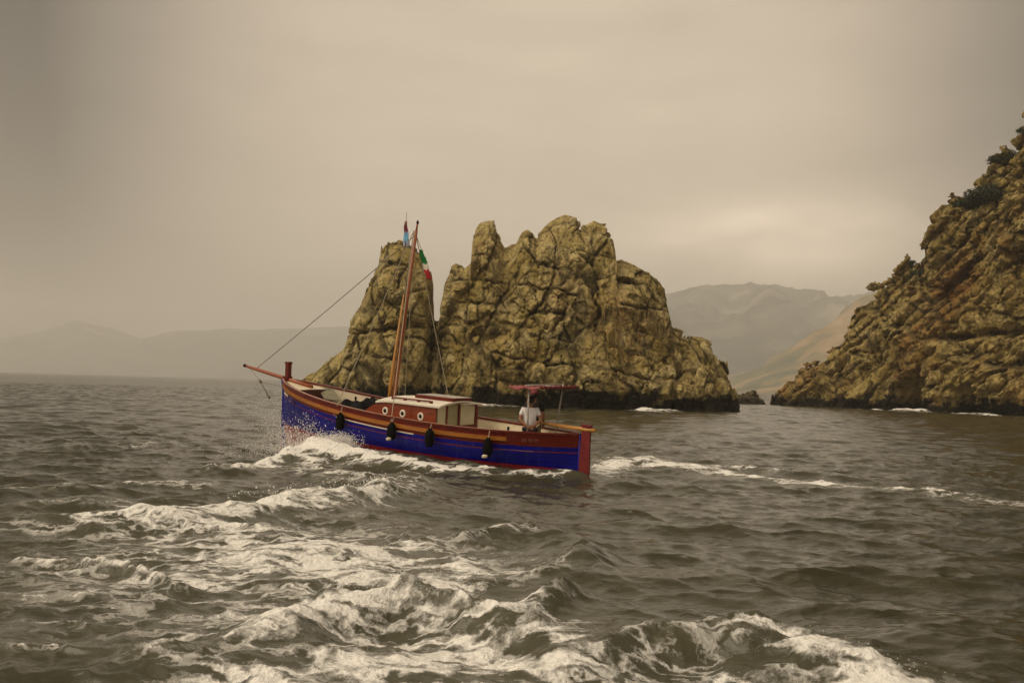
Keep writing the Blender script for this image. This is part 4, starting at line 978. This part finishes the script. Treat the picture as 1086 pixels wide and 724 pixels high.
def hand(J, E_, side, wr, d, tag_):
    """palm and five fingers, d = pointing direction, slightly curled"""
    w0 = Vector(wr); d = Vector(d).normalized(); sx = d.cross(Vector((0, 1, 0))).normalized()*side; nn = sx.cross(d)
    pm = w0+d*.06; J[tag_+'palm'] = (*pm, .026); E_.append((tag_+'wr', tag_+'palm'))
    for k, (off, ln) in enumerate(((-.028, .060), (-.010, .070), (.010, .066), (.028, .052))):
        a = pm+d*.035+sx*off; b_ = a+d*ln*.55+nn*.012; c_ = b_+d*ln*.4+nn*.028
        J[f'{tag_}f{k}a'] = (*a, .010); J[f'{tag_}f{k}b'] = (*b_, .009); J[f'{tag_}f{k}c'] = (*c_, .007)
        E_ += [(tag_+'palm', f'{tag_}f{k}a'), (f'{tag_}f{k}a', f'{tag_}f{k}b'), (f'{tag_}f{k}b', f'{tag_}f{k}c')]
    a = w0+d*.03-sx*.035; b_ = a+d*.035-sx*.018
    J[tag_+'ta'] = (*a, .011); J[tag_+'tb'] = (*b_, .009); E_ += [(tag_+'palm', tag_+'ta'), (tag_+'ta', tag_+'tb')]
def person(loc, yaw, label, shirt, legs, arms, short, hairm, cap=None, scale=1., skinm=None, head_turn=0.):
    m = Matrix.Translation(Vector(loc)) @ Matrix.Rotation(yaw, 4, 'Z') @ Matrix.Scale(scale, 4)
    root = empty('person', m); tag(root, label, 'person')
    ht = math.radians(head_turn); hx, hy = -math.sin(ht), math.cos(ht)
    J = {'pel': (0, 0, .95, (.15, .11)), 'spi': (0, .0, 1.14, (.135, .10)), 'che': (0, .0, 1.33, (.155, .11)), 'nk0': (0, -.01, 1.455, (.07, .065)), 'nk': (0, .0, 1.51, .052), 'hd0': (hx*.02, .02, 1.575, (.068, .078)), 'hd1': (hx*.015, .015, 1.645, (.078, .092)), 'hd2': (0, .008, 1.705, (.06, .07)),
         'nose': (hx*.115, hy*.115, 1.615, .013), 'eaL': (-hy*.084, hx*.084, 1.625, .013), 'eaR': (hy*.084, -hx*.084, 1.625, .013)}
    E_ = [('pel', 'spi'), ('spi', 'che'), ('che', 'nk0'), ('nk0', 'nk'), ('nk', 'hd0'), ('hd0', 'hd1'), ('hd1', 'hd2'), ('hd0', 'nose'), ('hd1', 'eaL'), ('hd1', 'eaR')]
    for s, t in ((-1, 'L'), (1, 'R')):
        J[t+'hip'] = (s*.095, 0, .88, .095); J[t+'kn'] = (s*.10, .02, .49, .058); J[t+'an'] = (s*.105, -.01, .09, .042); J[t+'to'] = (s*.12, .13, .035, (.042, .03))
        E_ += [('pel', t+'hip'), (t+'hip', t+'kn'), (t+'kn', t+'an'), (t+'an', t+'to')]
        el, wr, dr = arms[t]
        J[t+'sh'] = (s*.185, 0, 1.405, .062); J[t+'el'] = (*el, .043); J[t+'wr'] = (*wr, .028)
        E_ += [('che', t+'sh'), (t+'sh', t+'el'), (t+'el', t+'wr')]
        hand(J, E_, s, wr, dr, t)
    body = skin('body', J, E_, [skinm or M_SKIN], root)
    # clothes
    S = {'b0': (0, 0, .93, (.185, .14)), 'b1': (0, 0, 1.12, (.165, .128)), 'b2': (0, 0, 1.32, (.185, .138)), 'b3': (0, -.01, 1.44, (.10, .085))}
    SE = [('b0', 'b1'), ('b1', 'b2'), ('b2', 'b3')]
    for s, t in ((-1, 'L'), (1, 'R')):
        el = Vector(arms[t][0]); sh = Vector((s*.185, 0, 1.405)); md = sh.lerp(el, .62)
        S[t+'s'] = (*sh, .083); S[t+'m'] = (*md, .070); SE += [('b2', t+'s'), (t+'s', t+'m')]
    skin('shirt', S, SE, [shirt], root)
    T = {'p': (0, 0, .95, (.165, .125))}; TE = []
    for s, t in ((-1, 'L'), (1, 'R')):
        T[t+'h'] = (s*.098, 0, .87, .112); T[t+'k'] = (s*.10, .02, .52, .085); TE += [('p', t+'h'), (t+'h', t+'k')]
        if not short: T[t+'a'] = (s*.105, -.01, .11, .065); TE.append((t+'k', t+'a'))
    skin('shorts' if short else 'trousers', T, TE, [legs], root)
    mb = MB(); bmesh.ops.create_uvsphere(mb.bm, u_segments=18, v_segments=12, radius=1, matrix=Matrix.Translation((0, -.002, 1.655)) @ Matrix.Rotation(ht, 4, 'Z') @ Matrix.Diagonal((.094, .110, .098, 1)))
    cut = [v for v in mb.bm.verts if (v.co.x*hx+v.co.y*hy > .035 and v.co.z < 1.70) or v.co.z < 1.585]
    bmesh.ops.delete(mb.bm, geom=cut, context='VERTS')
    for ff in mb.bm.faces: ff.smooth = True
    mb.build('hair', hairm, root)
    if cap:
        mb = MB(); mb.lathe([(.108, 1.675), (.110, 1.70), (.092, 1.745), (.05, 1.772), (.01, 1.778)], n=18)
        q = [mb.bm.verts.new((hx*a_-hy*c_, hy*a_+hx*c_, 1.685)) for a_, c_ in ((.09, -.07), (.17, -.05), (.185, 0), (.17, .05), (.09, .07))]; mb.bm.faces.new(q)
        mb.build('cap', cap, root)
    return root
HAIR = simple('dark_hair', (.012, .008, .006), .6, .2, 30)
p0 = B2W((1.33, .27, .215)); p1 = B2W((1.66, -.34, .215))
person(p0, R_(4), 'man in a white T-shirt and dark trousers, hands clasped behind his back', simple('white_cotton', (.82, .78, .78), .8, .03, 10), simple('dark_trousers', (.014, .012, .022), .8),
       {'L': ((-.27, -.08, 1.14), (-.075, -.20, .985), (.8, -.15, -.35)), 'R': ((.27, -.08, 1.14), (.085, -.205, 1.0), (-.8, -.15, -.35))}, False, HAIR, None, .98, None, 55)
person(p1, R_(-8), 'person in black top, khaki shorts and dull red cap beside the awning post', simple('black_cotton', (.012, .010, .010), .8), simple('khaki_cotton', (.22, .17, .09), .8),
       {'L': ((-.26, -.03, 1.13), (-.20, .16, .98), (0, .6, -.3)), 'R': ((.25, -.05, 1.12), (.23, .12, .93), (0, .5, -.5))}, True, HAIR, simple('dull_red_cap', (.20, .03, .035), .8), 1.03, M_SKIND, 30)

# ------------------------------------------------------------------ spray
def droplets(name, P, Vel, size, label, mat, EL=None):
    n = len(P); rg = np.random.default_rng(5)
    d = Vel/np.maximum(np.linalg.norm(Vel, axis=1), 1e-6)[:, None]
    a = np.cross(d, rg.normal(size=(n, 3))); a /= np.linalg.norm(a, axis=1)[:, None]; b = np.cross(d, a)
    s = size[:, None]; el = (rg.uniform(1., 2.6, n) if EL is None else EL*rg.uniform(.7, 1.3, n))[:, None]
    V = np.stack([P+a*s, P+b*s, P-a*s, P-b*s, P+d*s*el, P-d*s*el], 1).reshape(-1, 3)
    T = np.array([(0,1,4),(1,2,4),(2,3,4),(3,0,4),(1,0,5),(2,1,5),(3,2,5),(0,3,5)])
    tr = (np.arange(n)[:, None, None]*6+T[None]).reshape(-1, 3)
    me = np_mesh(name, V, None, tr); me.materials.append(mat); smooth(me)
    o = link(bpy.data.objects.new(name, me)); tag(o, label, 'spray', kind='stuff'); return o
m, nt, b = new_mat('spray_water'); b.inputs['Base Color'].default_value = (.93, .90, .86, 1); b.inputs['Roughness'].default_value = .6
SPR = m
rg = np.random.default_rng(21)
def ball(n, xr, side, up, outv, back, tmax, smin, smax, off=.05, zb=-.55, clump=10):
    """water thrown up along the hull between stations xr: ballistic sheets in clumps"""
    nc = max(1, n//clump); x = rg.uniform(*xr, nc); o = np.array([bw(min(max(q, .05), LEN-.02)) for q in x])*.8+off
    base = np.stack([x, side*o, np.full(nc, zb)-.0*x], 1)
    base = np.stack([x, side*o, -x*.054+np.interp(x, [0, 7, 8.3, 9.6, 11], [.2, .6, .4, .05, 0])], 1)
    v = np.stack([rg.normal(back, .9, nc), side*np.abs(rg.normal(outv, .7, nc)), up*rg.uniform(.45, 1., nc)], 1)
    k = np.repeat(np.arange(nc), clump); v = v[k]+rg.normal(size=(nc*clump, 3))*.30; base = base[k]+rg.normal(size=(nc*clump, 3))*.04
    t = rg.uniform(.03 if up < 3 else .22, 1, nc)[k]*tmax*(1+rg.normal(size=nc*clump)*.16); t = np.clip(t, .02, None)[:, None]
    P = base+v*t+np.array([0, 0, -4.9])*t*t; V = v+np.array([0, 0, -9.8])*t
    s = rg.uniform(smin, smax, nc*clump)*(.6+.6*rg.random(nc*clump)**2)
    W = P@BMn.T+BOn; V = V@BMn.T; keep = W[:, 2] > -.05
    bx = np.clip(P[:, 0]/LEN, 0, 1); hb = BEAM/2*np.maximum(1-np.abs(2*bx-1)**2.42, 0)**.75*.93
    keep &= ~((np.abs(P[:, 1]) < hb) & (P[:, 0] < LEN) & (P[:, 2] < 1.5))
    return W[keep], V[keep], s[keep]
A = [ball(6500, (8.8, 10.6), 1, 4.7, .22, -1.5, .80, .004, .012, .02, clump=50), ball(1800, (9.0, 10.9), 1, 4.0, 1.0, -.6, .8, .004, .014), ball(2500, (10.2, 11.3), 1, 5.8, .6, .0, .95, .003, .011),
     ball(900, (9.8, 11.1), -1, 4.2, 1.4, .2, .8, .006, .02), ball(10000, (6.6, 8.9), 1, 2.1, .9, -.8, .42, .005, .018, .25), ball(2000, (9.5, 11.2), 1, 2.6, 3.0, .8, .7, .004, .012)]
droplets('bow_spray', np.concatenate([a[0] for a in A]), np.concatenate([a[1] for a in A]), np.concatenate([a[2] for a in A]), 'white spray thrown up by the bow of the blue boat', SPR, np.concatenate([np.full(len(a[0]), 5. if q == 0 else 1.8) for q, a in enumerate(A)]))
def crest(pts, n, z, sp, smax):
    pts = np.array(pts); k = rg.integers(0, len(pts)-1, n); t = rg.random(n)[:, None]; P = pts[k]*(1-t)+pts[k+1]*t
    P = np.concatenate([P+rg.normal(size=(n, 2))*sp, (z+np.abs(rg.normal(size=n))*.07)[:, None]], 1)
    return P, rg.normal(size=(n, 3)), rg.uniform(.0015, smax, n)
A = [crest([(-1.5, 9.45), (-1.05, 9.75), (-.45, 9.45)], 420, .36, .11, .006), crest([(2.3, 8.8), (2.75, 8.35), (3.2, 7.6)], 120, .18, .08, .004), crest([(-2.4, 20.6), (-3.1, 18.9), (-4.4, 16.3)], 260, .34, .25, .012)]
droplets('crest_spray', np.concatenate([a[0] for a in A]), np.concatenate([a[1] for a in A]), np.concatenate([a[2] for a in A]), 'small drops flung off the breaking wake crests', SPR)

scene.cycles.use_denoising = True
scene.cycles.volume_bounces = 2
scene.cycles.max_bounces = 6
